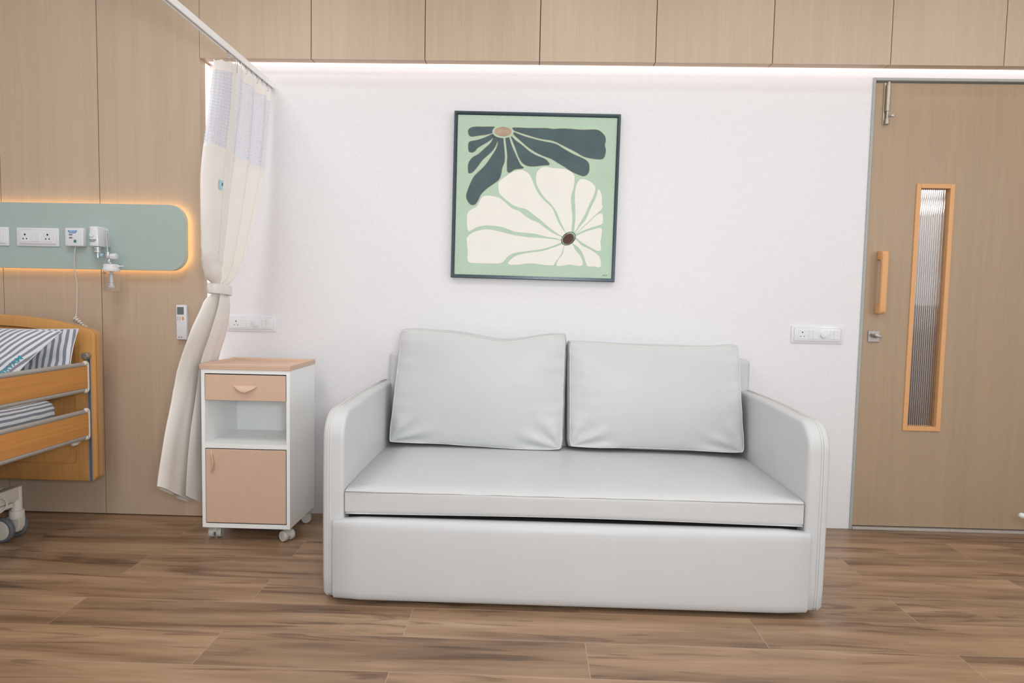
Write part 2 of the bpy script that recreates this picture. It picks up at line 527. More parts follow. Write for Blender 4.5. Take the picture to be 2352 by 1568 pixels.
# ------------------------------------------------------------------ door frame and door
FRAME_GREY = plain('grey_door_frame_paint', (172, 176, 172), .5)
fr = MB()
fr.box(XR_DOOR0, 1.658, -.006, .12, 0, 2.222, .001, 1).box(2.642, XR_DOOR1, -.006, .12, 0, 2.222, .001, 1).box(1.658, 2.642, -.006, .12, 2.209, 2.222, .001, 1)
fr.build('trim_1', FRAME_GREY, kind='structure')
MB().box(1.658, 2.642, -.012, .10, 0, .012, .002).build('trim_2', plain('threshold_strip', (190, 184, 176), .4, metal=.2), kind='structure')
door = empty('door_1', (2.15, .01, .018), kind='structure')
GX0, GX1, GZ0, GZ1 = 1.906, 2.046, .528, 1.700
dl = MB()
Y0, Y1 = .006, .044
dl.prism([(1.661, .018), (GX0 - .014, .018), (GX0 - .014, 2.2), (1.661, 2.2)], 'y', Y0, Y1)
dl.prism([(GX1 + .014, .018), (2.64, .018), (2.64, 2.2), (GX1 + .014, 2.2)], 'y', Y0, Y1)
dl.prism([(GX0 - .014, GZ1 + .014), (GX1 + .014, GZ1 + .014), (GX1 + .014, 2.2), (GX0 - .014, 2.2)], 'y', Y0, Y1)
dl.prism([(GX0 - .014, .018), (GX1 + .014, .018), (GX1 + .014, GZ0 - .014), (GX0 - .014, GZ0 - .014)], 'y', Y0, Y1)
dl.build('door_leaf', WOOD_DOOR, door)
vf = MB()
vf.box(GX0 - .022, GX0, -.001, .046, GZ0 - .022, GZ1 + .022, .0015, 1).box(GX1, GX1 + .022, -.001, .046, GZ0 - .022, GZ1 + .022, .0015, 1)
vf.box(GX0, GX1, -.001, .046, GZ1, GZ1 + .022, .0015, 1).box(GX0, GX1, -.001, .046, GZ0 - .022, GZ0, .0015, 1)
vf.build('glazing_bead', BEAD_WOOD, door, label='orange beech bead round the glass')
# fluted pane: 14 reeds on the room side
P = []
nr, ns = 14, 9
rw = (GX1 - GX0) / nr
xs = []
for i in range(nr):
    for k in range(ns):
        t = k / ns
        xs.append((GX0 + (i + t) * rw, .022 - .0026 * math.sqrt(max(0, 1 - (2 * t - 1) ** 2))))
xs.append((GX1, .022))
out = xs + [(GX1, .027), (GX0, .027)]
MB().prism(out, 'z', GZ0, GZ1).build('glass_pane', glassy('reeded_glass', .06, (.95, .96, .97), 1.48), door, smooth=40)
# wooden pull handle
hp = []
def arc(cx, cz, r, a0, a1, n=8): return [(cx + r * math.cos(R(a0 + (a1 - a0) * i / n)), cz + r * math.sin(R(a0 + (a1 - a0) * i / n))) for i in range(n + 1)]
# side outline in (y,z): grip stands proud of the leaf on two feet
o = [(Y0, 1.392)] + arc(-.030, 1.372, .020, 90, 180) + arc(-.030, 1.104, .020, 180, 270) + [(Y0, 1.084)] + [(Y0, 1.128)] + arc(-.012, 1.143, .016, 270, 180, 5) + arc(-.012, 1.333, .016, 180, 90, 5) + [(Y0, 1.349)]
MB().prism(o, 'x', 1.714, 1.744, .006, 3).build('pull_handle', BEAD_WOOD, door, smooth=50, label='D-shaped beech pull handle')
# thumb turn plate
tt = MB().box(1.690, 1.746, -.001, Y0, .945, 1.001, .002).build('lock_plate', NICKEL, door)
MB().lathe([(.009, 0), (.009, .014), (.006, .016)], (1.722, -.001, .976), (0, -1, 0)).build('lock_hub', NICKEL, tt, smooth=40)
tb = MB(); tb.prism([(1.704, .984), (1.712, .990), (1.742, .978), (1.746, .970), (1.740, .966), (1.722, .968), (1.708, .975)], 'y', -.017, -.027, .002)
tb.build('thumb_turn', NICKEL, tt, smooth=40)
# tower bolt
bp = MB().box(1.702, 1.732, 0, Y0, 2.000, 2.200, .001, 1).build('bolt_plate', STEEL, door)
q = MB()
q.tube([(1.718, -.009, 2.062), (1.718, -.009, 2.186)], .0105, 16)
q.tube([(1.718, -.009, 2.001), (1.718, -.009, 2.024)], .0105, 16)
q.box(1.708, 1.728, -.004, 0, 2.186, 2.199, .001, 1)
q.build('bolt_barrel', STEEL, bp, smooth=40)
MB().tube([(1.718, -.009, 2.024), (1.718, -.009, 2.2)], .0062, 12).build('bolt_rod', STEEL, bp, smooth=40)
MB().lathe([(.003, 0), (.003, .014), (.0075, .015), (.0085, .020), (.006, .026), (0, .027)], (1.724, -.012, 2.036), (.45, -1, 0)).build('bolt_knob', CHROME, bp, smooth=60)

# ------------------------------------------------------------------ overhead cabinets
CZ = 2.247
seams = [XL, -1.0589, -.5130, .0329, .5788, 1.1247, 1.6706, 2.190, 2.736]
labs = ['oak laminate overhead cabinet nearest the wood panelling, crossed by the curtain track',
        'oak laminate overhead cabinet above the bedside cabinet and sofa left end, second from panelled wall',
        'oak laminate overhead cabinet above the left half of the painting',
        'oak laminate overhead cabinet above the right half of the painting',
        'oak laminate overhead cabinet first to the right of the painting',
        'oak laminate overhead cabinet over the blank white wall just left of the door',
        'oak laminate overhead cabinet directly above the tower bolt side of the door',
        'oak laminate overhead cabinet at far right edge, over the hinge side of the door']
for i, lb in enumerate(labs):
    a, b = seams[i] + .0018, seams[i + 1] - .0018
    t = empty('overhead_cabinet', ((a + b) / 2, D, CZ), lb, 'cabinet', 'overhead cabinets along the back wall')
    MB().box(a, b, D + .016, -.002, CZ + .002, CZ + .018, .0006, 1).box(a, b, D + .022, -.002, CZ + .018, CEIL_Z - .002).build('carcass', WOOD, t)
    MB().box(a, b, D, D + .016, CZ, CEIL_Z - .003, .0008, 1).build('door', WOOD, t)
# LED strips under the cabinets and up the niche side
t = empty('led_strip', (.6, -.03, CZ - .006), 'long bright white LED strip glowing under the overhead cabinets', 'light')
MB().box(XL + .02, 3.38, -.046, -.003, CZ - .001, CZ + .0015).build('diffuser', LED_WHITE, t)
t = empty('led_strip', (XL + .003, -.03, .01), 'upright bright LED strip in the niche corner behind the curtain', 'light')
MB().box(XL + .0005, XL + .003, -.046, -.003, .01, CZ - .006, .001, 1).build('diffuser', LED_WHITE, t)

# ceiling lamps (out of frame, the room's own)
for lx, ly in DOWN:
    MB().lathe([(.075, -.008), (.09, -.006), (.09, -.001)], (lx, ly, CEIL_Z)).build('downlight', WHITE_PLASTIC, label='round recessed white downlight above the cabinets', cat='lamp', group='round downlights along the cabinets')
for lx, ly, _p in LAMPS:
    MB().box(lx - .3, lx + .3, ly - .3, ly + .3, CEIL_Z - .02, CEIL_Z - .001, .003).build('ceiling_lamp', WHITE_PLASTIC, label='square white ceiling lamp panel above the picture', cat='lamp', group='square ceiling lamp panels')

# ================================================================== SOFA
sofa = empty('sofa', (.18, -.5, 0), 'wide light grey leatherette two-seat sofa bed against the white wall', 'sofa')
def arm_prof(yo=0.0):
    # outline in (y, z), back bottom -> back top -> sloping top -> round front -> bottom
    p = [(-.045, .02), (-.045, .708)]
    p += [(-.20, .710), (-.42, .712), (-.62, .709), (-.76, .702)]
    c = (-.845, .600); r = .102
    p += [(c[0] + r * math.cos(R(a)), c[1] + r * math.sin(R(a))) for a in range(92, 181, 8)]
    p += [(-.950, .50), (-.951, .30), (-.949, .10), (-.944, .035), (-.935, .020)]
    return p
def build_arm(x0, x1, xp):
    a = MB(); a.prism(arm_prof(), 'x', x0, x1, .014, 4)
    o = a.build('arm', LEATHER, sofa, smooth=50)
    out = arm_prof()[1:]
    for k, xx in enumerate((xp - .0042, xp + .0042)):
        MB().tube([(xx, y - (.001 if z < .7 else 0), z + (.0015 if y > -.8 else 0)) for y, z in out], .0022, 8).build('piping', PIPING, o, smooth=180)
build_arm(-.726, -.648, -.700)
build_arm(1.008, 1.086, 1.060)
# back
bk = MB(); bk.box(-.660, 1.068, -.155, -.045, .30, .856, .022, 4); bk.build('backrest', LEATHER, sofa, smooth=50)
# inner base
MB().box(-.64, 1.0, -.90, -.06, .03, .315).build('base_frame', plain('black_underside_cloth', (30, 30, 32), .9), sofa)
# front pull-out panel: slightly pillowed
def slab(x0, x1, y0, y1, z0, z1, r, puff, nu=60, nv=16):
    """rounded slab with a softly bulging front, subdivided"""
    m_ = MB(); m_.box(x0, x1, y0, y1, z0, z1)
    bmesh.ops.subdivide_edges(m_.bm, edges=m_.bm.edges[:], cuts=15, use_grid_fill=True)
    cx, cy, cz = (x0 + x1) / 2, (y0 + y1) / 2, (z0 + z1) / 2
    hx, hy, hz = (x1 - x0) / 2, (y1 - y0) / 2, (z1 - z0) / 2
    for v in m_.bm.verts:
        d = Vector((v.co.x - cx, v.co.y - cy, v.co.z - cz))
        # spread subdivisions so that the rounding has vertices to use
        q_ = []
        for c, h in ((d.x, hx), (d.y, hy), (d.z, hz)):
            t = c / h; s_ = math.copysign(abs(t) ** .55, t)
            k = min(1, r * 1.6 / h)
            # more samples near the border
            q_.append(h * (s_ * (k) + t * (1 - k)) if abs(t) < 1 else c)
        d = Vector(q_)
        inner = Vector((max(-hx + r, min(hx - r, d.x)), max(-hy + r, min(hy - r, d.y)), max(-hz + r, min(hz - r, d.z))))
        e = d - inner
        if e.length > r: e = e.normalized() * r
        d = inner + e
        ux, uy, uz = max(0, 1 - (d.x / hx) ** 4), max(0, 1 - (d.y / hy) ** 4), max(0, 1 - (d.z / hz) ** 4)
        d.y -= puff * ux * uz * (1 if d.y < 0 else 0)
        v.co = Vector((cx, cy, cz)) + d
    return m_
fp = slab(-.688, 1.028, -.974, -.915, .016, .318, .022, .006)
fpo = fp.build('front_panel', LEATHER, sofa, smooth=60)
# seat mattress
st = slab(-.650, 1.008, -.948, -.150, .328, .425, .018, .004)
for v in st.bm.verts:
    if v.co.z > .38:
        u = (v.co.x + .650) / 1.658; w_ = (v.co.y + .948) / .80
        v.co.z += .012 * max(0, 1 - (2 * u - 1) ** 4) * max(0, 1 - (2 * w_ - 1) ** 4) + .0015 * noise.noise(Vector((v.co.x * 5, v.co.y * 5, 3)))
    else:
        v.co.z += .004 * math.sin(v.co.x * 3.1 + 1.0)
seat = st.build('seat_cushion', LEATHER, sofa, smooth=60)
sm = MB(); sm.tube([(-.642 + i * 1.642 / 60, -.9485 - .0002, .412 + .0006 * math.sin(i)) for i in range(61)], .0020, 6)
sm.build('seam', THREAD, seat, smooth=180)
sm = MB(); sm.tube([(-.642 + i * 1.642 / 60, -.9445, .3345 + .004 * math.sin((-.642 + i * .02737) * 3.1 + 1)) for i in range(61)], .0022, 6)
sm.build('seam', PIPING, seat, smooth=180)
for x in (-.60, .96):
    for y in (-.88, -.10):
        MB().lathe([(.018, 0), (.022, .02), (.022, .034)], (x, y, 0)).build('foot', DARK, sofa)

# ------------------------------------------------------------------ loose back cushions
def cushion(name, TL, TR, BR, BL, T, puff, sag, seed, label):
    """boxed cushion: front face outline from four corners, gusset depth T towards +Y"""
    nu, nv = 56, 44
    TL, TR, BR, BL = map(Vector, (TL, TR, BR, BL))
    nrm = (TR - TL).cross(BL - TL).normalized()
    if nrm.y > 0: nrm = -nrm
    def outline(u, v):
        # u,v in [0,1]; v=0 bottom; rounded corners + edge sway
        a = BL.lerp(BR, u); b = TL.lerp(TR, u)
        p = a.lerp(b, v)
        p = p + Vector((0, 0, 1)) * sag(u, v)
        return p
    rng = random.Random(seed)
    def disp(u, v, side):
        du, dv = min(u, 1 - u), min(v, 1 - v)
        f = (max(0, 1 - (2 * u - 1) ** 6) ** .5) * (max(0, 1 - (2 * v - 1) ** 6) ** .5)
        g = (1 - (2 * u - 1) ** 2) * (1 - (2 * v - 1) ** 2)
        d = puff * (.42 * f + .58 * g)
        # puckers along the seams
        e = math.exp(-du / .07)
        d += e * .013 * noise.noise(Vector((seed, v * 16, side * 5))) * f
        e = math.exp(-dv / .09)
        d += e * .010 * noise.noise(Vector((u * 14, seed, side * 5))) * f
        # slack drag lines near the lower corners
        for (cu, cv) in ((0.0, 0.0), (1.0, 0.0)):
            rr = math.hypot(u - cu, v - cv); an = math.atan2(v - cv, abs(u - cu))
            d += .009 * math.exp(-((rr - .16) / .10) ** 2) * math.sin(an * 9 + seed)
        d += .004 * noise.noise(Vector((u * 3.1, v * 2.7, seed * 1.7))) * f
        return d
    def sq(u, v):
        # pull the corners of the square inwards a little (rounded corner outline)
        x, y = 2 * u - 1, 2 * v - 1
        k = (abs(x) * abs(y)) ** 9
        x *= 1 - .022 * k; y *= 1 - .022 * k
        # side pinches
        x *= 1 - .010 * (1 - y * y)
        x += math.copysign(1, x) * abs(x) ** 20 * .008 * noise.noise(Vector((seed * 2, v * 9, x)))
        y += math.copysign(1, y) * abs(y) ** 20 * .006 * noise.noise(Vector((u * 8, seed * 3, y)))
        return (x + 1) / 2, (y + 1) / 2
    def row(side):
        P = []
        for i in range(nv + 1):
            L = []
            for j in range(nu + 1):
                u = .5 - .5 * math.cos(PI * j / nu); v = .5 - .5 * math.cos(PI * i / nv)
                uu, vv = sq(u, v)
                p = outline(uu, vv)
                edge = .0016 * noise.noise(Vector((u * 20, v * 20, seed)))
                if side == 0: p = p + nrm * (disp(u, v, 0) + edge)
                else: p = p - nrm * (T + disp(u, v, 1) * .6)
                L.append(p)
            P.append(L)
        return P
    A, B = row(0), row(1)
    mb = MB()
    VA = mb.grid(A); VB = mb.grid([r_[::-1] for r_ in B])
    def strip(a, b, k=5):
        prev = a
        for s_ in range(1, k + 1):
            t = s_ / k
            cur = b if s_ == k else [mb.bm.verts.new(p.co.lerp(q_.co, t)) for p, q_ in zip(a, b)]
            if s_ < k:
                # gusset bows outward
                for c_ in cur:
                    ctr = (TL + TR + BR + BL) / 4 - nrm * T / 2
                    w_ = (c_.co - ctr); w_ -= nrm * w_.dot(nrm); w_.normalize()
                    c_.co += w_ * .015 * math.sin(PI * t)
            for i in range(len(prev) - 1):
                mb.bm.faces.new((prev[i], prev[i + 1], cur[i + 1], cur[i]))
            prev = cur
    strip(VA[0][::-1], [r_ for r_ in VB[0]], 5)
    strip(VA[-1], VB[-1][::-1], 5)
    strip([r_[0] for r_ in VA], [r_[-1] for r_ in VB], 5)
    strip([r_[-1] for r_ in VA][::-1], [r_[0] for r_ in VB][::-1], 5)
    bmesh.ops.remove_doubles(mb.bm, verts=mb.bm.verts[:], dist=.0002)
    bmesh.ops.recalc_face_normals(mb.bm, faces=mb.bm.faces[:])
    loc = (BL + BR) / 2
    t = empty(name, loc, label, 'cushion', 'loose back cushions on the sofa')
    mb.build('cushion_body', LEATHER, t, smooth=70)
    for Q, off in ((A, nrm * .001), (B, -nrm * .001)):
        loop = [Q[0][j] for j in range(nu)] + [Q[i][nu] for i in range(nv)] + [Q[nv][j] for j in range(nu, 0, -1)] + [Q[i][0] for i in range(nv, 0, -1)]
        loop = [p + off for k, p in enumerate(loop)]
        keep = [loop[0]]
        for p in loop[1:]:
            if (p - keep[-1]).length > .004: keep.append(p)
        MB().tube(keep, .0027, 8, closed=True).build('piping', PIPING, t, smooth=180)
    return t
cushion('back_cushion', (-.572, -.300, .960), (.176, -.296, .966), (.170, -.340, .448), (-.630, -.300, .446), .110, .040,
        lambda u, v: v ** 3 * (-.040 * math.exp(-((u - .62) / .22) ** 2) + .010 * math.exp(-((u - .06) / .1) ** 2)) + (1 - v) ** 4 * .006 * math.sin(u * 5 + .5), 3,
        'left light grey leatherette back cushion with dipped top edge, the taller one')
cushion('back_cushion', (.196, -.290, .936), (.962, -.290, .925), (.990, -.345, .452), (.206, -.330, .456), .105, .038,
        lambda u, v: v ** 3 * (-.014 * math.sin(PI * u) + .008 * math.exp(-((u - .95) / .06) ** 2)) + (1 - v) ** 4 * (.007 * math.sin(PI * u)), 8,
        'right light grey leatherette back cushion leaning lower beside the right arm')

# ================================================================== BEDSIDE CABINET
PX0, PX1, PY0, PY1 = -1.447, -1.047, -.412, -.085
ped = empty('bedside_cabinet', ((PX0 + PX1) / 2, (PY0 + PY1) / 2, 0), 'narrow white and dusty pink bedside cabinet on castors left of the sofa', 'cabinet')
b = MB()
Zb, Zt = .064, .783
FR = .018
b.box(PX0, PX0 + .016, PY0, PY1, Zb, Zt, .0012, 1).box(PX1 - .016, PX1, PY0, PY1, Zb, Zt, .0012, 1)
b.box(PX0 + .016, PX1 - .016, PY1 - .01, PY1, Zb, Zt)
b.box(PX0 + .016, PX1 - .016, PY0 + .0005, PY1 - .01, Zb + .0003, Zb + .020)
b.box(PX0 + .016, PX1 - .016, PY0 + .0005, PY1 - .01, Zt - .018, Zt - .0003)
b.box(PX0 + .016, PX1 - .016, PY0 + .0005, PY1 - .01, .428, .448)
b.box(PX0 + .016, PX1 - .016, PY0 + .004, PY1 - .01, .655, .662)
b.build('cabinet_body', WHITE_STEEL, ped)
# tray top with raised rim
tx0, tx1, ty0, ty1 = PX0 - .005, PX1 + .004, PY0 - .005, PY1 + .003
tr = MB()
tr.box(tx0, tx1, ty0, ty1, Zt, Zt + .012, .0015, 1)
rim = .016
def rect_ring(d, z): return [Vector((tx0 + d, ty0 + d, z)), Vector((tx1 - d, ty0 + d, z)), Vector((tx1 - d, ty1 - d, z)), Vector((tx0 + d, ty1 - d, z))]
rr_ = [rect_ring(0.0004, Zt + .008), rect_ring(0, Zt + .010), rect_ring(0, Zt + .0215), rect_ring(.0008, Zt + .0235), rect_ring(.0028, Zt + .0242), rect_ring(rim - .004, Zt + .0242), rect_ring(rim - .001, Zt + .0232), rect_ring(rim + .001, Zt + .0205), rect_ring(rim + .003, Zt + .0115)]
tr.grid([q_ + q_[:1] for q_ in rr_])
tr.build('tray_top', PINK_STEEL, ped, label='dusty pink tray top with raised rim')
def handle(c, L, w, vertical, parent):
    """folded lip handle: shallow V in front view"""
    h = MB(); cx, cz = c
    pts = []
    n = 14
    def P(t, d, o_):  # t along, d drop, o_ outwards
        if vertical: return Vector((cx + d, PY0 - o_, cz + t))
        return Vector((cx + t, PY0 - o_, cz - d))
    rowsA = []
    for i in range(n + 1):
        t = -L / 2 + L * i / n; k = abs(t) / (L / 2)
        if k < .12: dp = w
        else: dp = w * (1 - ((k - .12) / .88) ** 1.3)
        rowsA.append((t, dp))
    rows_ = []
    rows_.append([P(t, 0, .0008) for t, d in rowsA])
    rows_.append([P(t, d * .5, .010 * math.sin(min(1, d / w) * PI / 2) + .001) for t, d in rowsA])
    rows_.append([P(t, d, .016 * math.sin(min(1, d / w) * PI / 2) + .002) for t, d in rowsA])
    rows_.append([P(t, d + .0035, .0165 * math.sin(min(1, d / w) * PI / 2) + .001) for t, d in rowsA])
    rows_.append([P(t, d + .003, .012 * math.sin(min(1, d / w) * PI / 2)) for t, d in rowsA])
    rows_.append([P(t, .0015, -.0008) for t, d in rowsA])
    h.grid(rows_)
    h.build('handle', PINK_STEEL, parent, smooth=60)
dr = MB().box(PX0 + .0185, PX1 - .0185, PY0 - .001, PY0 + .014, .645, .760, .0015, 1).box(PX0 + .022, PX1 - .022, PY0 + .014, PY1 - .02, .664, .745).build('drawer', PINK_STEEL, ped, label='dusty pink drawer front')
handle(((PX0 + PX1) / 2, .712), .108, .024, False, dr)
dd = MB().box(PX0 + .0185, PX1 - .0185, PY0 - .001, PY0 + .014, .088, .424, .0015, 1).build('cabinet_door', PINK_STEEL, ped, label='dusty pink lower door')
handle((PX0 + .042, .365), .104, .016, True, dd)
MB().box(PX0 + .0175, PX1 - .0175, PY0 + .002, PY0 + .010, .085, .4265).build('door_gap', DARK, dd)
MB().box(PX0 + .0175, PX1 - .0175, PY0 + .002, PY0 + .010, .646, .7625).build('drawer_gap', DARK, dr)
def castor(c, ang, parent, r=.024, ww=.011, gap=.016):
    cx, cy = c
    t = bpy.data.objects.new('castor', None); t.empty_display_size = .02
    link(t, parent); t.location = Vector((cx, cy, 0)) - parent.location
    ax = Vector((math.cos(ang), math.sin(ang), 0)); fw = Vector((-ax.y, ax.x, 0))
    ctr = Vector((cx, cy, r + .001)) + fw * .010
    MB().lathe([(.006, .040), (.006, Zb + .001)], (cx, cy, 0)).build('stem', CHROME, t)
    hd = MB()
    for s_ in (-1, 1):
        w0 = ctr + ax * s_ * gap
        prof = [(0, -ww), (r * .9, -ww), (r, -ww * .8), (r, ww * .7), (r * .93, ww), (r * .84, ww), (r * .80, ww * .85), (r * .3, ww * .95), (0, ww)]
        if s_ < 0: prof = [(a, -h) for a, h in prof][::-1]
        MB().lathe(prof, w0, ax, 32).build('wheel', GREY_PLASTIC, t, smooth=50)
    # hood between the wheels
    hs = []
    for k in range(13):
        a = R(-20 + 200 * k / 12); hs.append((math.cos(a) * r * .93, math.sin(a) * r * .93 + ctr.z))
    hs += [(-r * .5, ctr.z - .004), (r * .5, ctr.z - .004)]
    v0 = [hd.bm.verts.new(Vector((ctr.x, ctr.y, 0)) + fw * p[0] + Vector((0, 0, p[1] + .006)) - ax * .010) for p in hs]
    v1 = [hd.bm.verts.new(v.co + ax * .020) for v in v0]
    hd.bm.faces.new(v0); hd.bm.faces.new(v1[::-1])
    for i in range(len(v0)): hd.bm.faces.new((v0[i], v0[(i + 1) % len(v0)], v1[(i + 1) % len(v0)], v1[i]))
    bmesh.ops.recalc_face_normals(hd.bm, faces=hd.bm.faces[:])
    hd.build('hood', GREY_PLASTIC, t, smooth=40)
castor((PX0 + .036, PY0 + .045), R(10), ped)
castor((PX1 - .036, PY0 + .045), R(-125), ped)
castor((PX0 + .036, PY1 - .045), R(60), ped)
castor((PX1 - .036, PY1 - .045), R(-70), ped)

# ================================================================== SWITCH PLATES
def plate(name, x0, x1, z0, z1, yb, mods, label, cat='socket', depth=.012, group=None):
    t = empty(name, ((x0 + x1) / 2, yb, z0), label, cat, group)
    bm_ = MB()
    w_, h_ = .012, .010
    # bevelled frame plate
    bm_.box(x0, x1, yb - depth * .6, yb, z0, z1, .002, 2)
    bm_.box(x0 + w_, x1 - w_, yb - depth, yb - depth * .5, z0 + h_, z1 - h_, .005, 3)
    bm_.build('cover_plate', WHITE_PLASTIC, t, smooth=40)
    zc = (z0 + z1) / 2
    mh = (z1 - z0) * .255
    yf = yb - depth
    for kind, u, hw in mods:
        cx = x0 + u * (x1 - x0)
        if kind == 'socket' or kind == 'socket6':
            o_ = MB().box(cx - hw, cx + hw, yf - .0012, yf + .003, zc - mh, zc + mh, .0006, 1).build('socket_outlet', WHITE_PLASTIC, t)
            rr = .0032 if kind == 'socket' else .0045
            hb = MB()
            hb.lathe([(rr, 0), (rr, .0006)], (cx, yf - .0010, zc + mh * .48), (0, -1, 0), 14)
            for s_ in (-1, 1): hb.lathe([(rr * .72, 0), (rr * .72, .0006)], (cx + s_ * hw * .42, yf - .0010, zc - mh * .42), (0, -1, 0), 14)
            hb.build('pin_hole', DARK, o_)
        elif kind == 'switch':
            for s_ in (-1, 1):
                MB().box(cx + min(0, s_ * hw) + .0003, cx + max(0, s_ * hw) - .0003, yf - .0022, yf + .003, zc - mh, zc + mh, .0008, 1).build('rocker_switch', WHITE_PLASTIC, t)
        elif kind == 'dimmer':
            o_ = MB().box(cx - hw, cx + hw, yf - .001, yf + .003, zc - mh, zc + mh, .0006, 1).build('dimmer_module', WHITE_PLASTIC, t)
            MB().lathe([(.0165, 0), (.0160, .006), (.0148, .009), (.012, .0098), (0, .010)], (cx, yf - .001, zc), (0, -1, 0), 32).box(cx - .0012, cx + .0012, yf - .0116, yf - .0108, zc + .006, zc + .013).build('dimmer_knob', WHITE_PLASTIC, o_, smooth=40)
        elif kind == 'blank':
            MB().box(cx - hw, cx + hw, yf - .0008, yf + .003, zc - mh, zc + mh, .0006, 1).build('blank_module', WHITE_PLASTIC, t)
    return t
MODS = [('socket', .203, .0215), ('switch', .405, .0215), ('dimmer', .607, .0215), ('switch', .811, .0215)]
plate('switch_plate', 1.311, 1.564, .933, 1.019, 0.0, MODS, 'white socket and dimmer plate on the wall between sofa and door', 'socket', group='socket plates with dimmers')
plate('switch_plate', -1.523, -1.270, .933, 1.013, 0.0, MODS, 'white socket and dimmer plate above the bedside cabinet, partly behind the curtain', 'socket', group='socket plates with dimmers')

# ================================================================== BED HEAD PANEL
PYF = -.152
pan = empty('bed_head_panel', (-2.4, PYF + .012, 1.225), 'long sage green wall panel with rounded end and amber glow around it', 'panel')
MB().prism(rrect(-3.45, -1.652, 1.226, 1.540, .078, 12), 'y', PYF, PYF + .004).build('panel_board', [TEAL], pan, smooth=30)
MB().prism(rrect(-3.4505, -1.6515, 1.2255, 1.5405, .0785, 12), 'y', PYF + .004, PYF + .027).build('edge_band', TEAL_EDGE, pan, smooth=30)
MB().prism(rrect(-3.40, -1.69, 1.276, 1.490, .04, 6), 'y', PYF + .027, D - .001).build('spacer', DARK, pan)
ls = MB()
path = rrect(-3.44, -1.664, 1.238, 1.528, .066, 8)
ls.tube([(x, D - .018, z) for x, z in path], .0045, 8, closed=True)
ls.build('led_tube', LED_WARM, pan)

plate('switch_plate', -2.474, -2.266, 1.331, 1.419, PYF, [('socket6', .22, .020), ('switch', .485, .020), ('socket6', .755, .020)], 'white double socket plate on the green panel, the one fully in view', 'socket', group='white socket plates on the green panel')
plate('switch_plate', -2.722, -2.514, 1.331, 1.420, PYF, [('socket6', .22, .020), ('switch', .485, .020), ('socket6', .755, .020)], 'white double socket plate on the green panel cut off by the left picture edge', 'socket', group='white socket plates on the green panel')

# nurse call unit
cu_ = empty('nurse_call_unit', (-2.178, PYF, 1.332), 'square white nurse call box with blue and green stickers on the green panel', 'call unit')
MB().box(-2.221, -2.131, PYF - .030, PYF, 1.332, 1.420, .006, 3).build('housing', WHITE_PLASTIC, cu_, smooth=50)
BLUE = plain('blue_sticker', (42, 136, 200), .4); GREY_ST = plain('grey_sticker', (140, 148, 156), .4); GREEN = plain('green_button', (34, 136, 98), .4)
yf = PYF - .030
MB().box(-2.203, -2.160, yf - .0006, yf, 1.4005, 1.407, ).box(-2.199, -2.164, yf - .0006, yf, 1.3945, 1.398).build('blue_label', BLUE, cu_)
text_obj('label_print', 'NURSE CALL', .0055, (-2.1815, yf - .0008, 1.4037), plain('white_print', (240, 245, 250), .5), cu_)
MB().box(-2.199, -2.182, yf - .0006, yf, 1.3835, 1.390).box(-2.199, -2.182, yf - .0006, yf, 1.369, 1.3755).build('grey_label', GREY_ST, cu_)
for zz, tx in ((1.3868, 'CALL'), (1.3722, 'RESET')):
    text_obj('label_print', tx, .0045, (-2.1905, yf - .0008, zz), DARK, cu_)
MB().box(-2.176, -2.163, yf - .002, yf, 1.350, 1.363, .001, 1).build('button', GREEN, cu_)
# cord and handset
cord = [(-2.178, -.166, 1.334), (-2.182, -.168, 1.31), (-2.187, -.166, 1.26), (-2.186, -.162, 1.20), (-2.183, -.158, 1.157), (-2.184, -.158, 1.10), (-2.186, -.160, 1.02), (-2.187, -.170, .985)]
cd_ = empty('call_handset_cord', (-2.185, -.16, .93), 'grey cord hanging from the nurse call box down behind the headboard', 'cord')
MB().tube(crom(cord, 6), .0028, 10).build('cable', GREY_PLASTIC, cd_, smooth=180)
rb = MB()
a0, a1 = Vector((-2.187, -.170, .986)), Vector((-2.140, -.170, .948))
n_ = 30
rs = [.0100 + .0034 * (1 if (i // 3) % 2 == 0 else -1) - .0002 * i for i in range(n_)]
rb.tube([a0.lerp(a1, i / (n_ - 1)) for i in range(n_)], rs, 14)
rb.build('strain_relief', CREAM_PLASTIC, cd_, smooth=40)
MB().tube([a1, a1 + Vector((.016, 0, -.012)), a1 + Vector((.020, 0, -.06))], [.009, .010, .010], 12).build('handset', GREY_PLASTIC, cd_, smooth=40)

# oxygen outlet with flowmeter
ox = empty('oxygen_outlet', (-2.05, PYF, 1.328), 'white wedge shaped oxygen outlet box with OXYGEN lettering on the green panel', 'oxygen outlet')
bx = MB()
pr_ = [(-2.112, PYF), (-2.026, PYF), (-2.024, PYF - .030), (-2.030, -.222), (-2.040, -.230), (-2.062, -.230), (-2.070, -.224)]
bx.prism(pr_, 'z', 1.330, 1.424, .006, 3)
bx.build('housing', WHITE_PLASTIC, ox, smooth=40)
MB().lathe([(.0125, 0), (.0125, .003), (.010, .0055), (0, .006)], (-2.054, -.229, 1.384), (0, -1, 0)).build('push_button', WHITE_PLASTIC, ox, smooth=40)
text_obj('lettering', 'OXYGEN', .0085, (-2.051, -.2312, 1.359), plain('dark_print', (60, 62, 70), .5), ox)
text_obj('lettering', '• MEDICAL •', .0052, (-2.051, -.2312, 1.352), plain('dark_print_small', (80, 82, 90), .5), ox)
fm = empty('oxygen_flowmeter', (-2.0, -.2, 1.12), 'chrome oxygen flowmeter with clear tube and humidifier bottle hanging from the oxygen outlet', 'flowmeter')
CLEAR = glassy('clear_plastic', .03, (.97, .98, 1.0), 1.2, .55)
iv = MB()
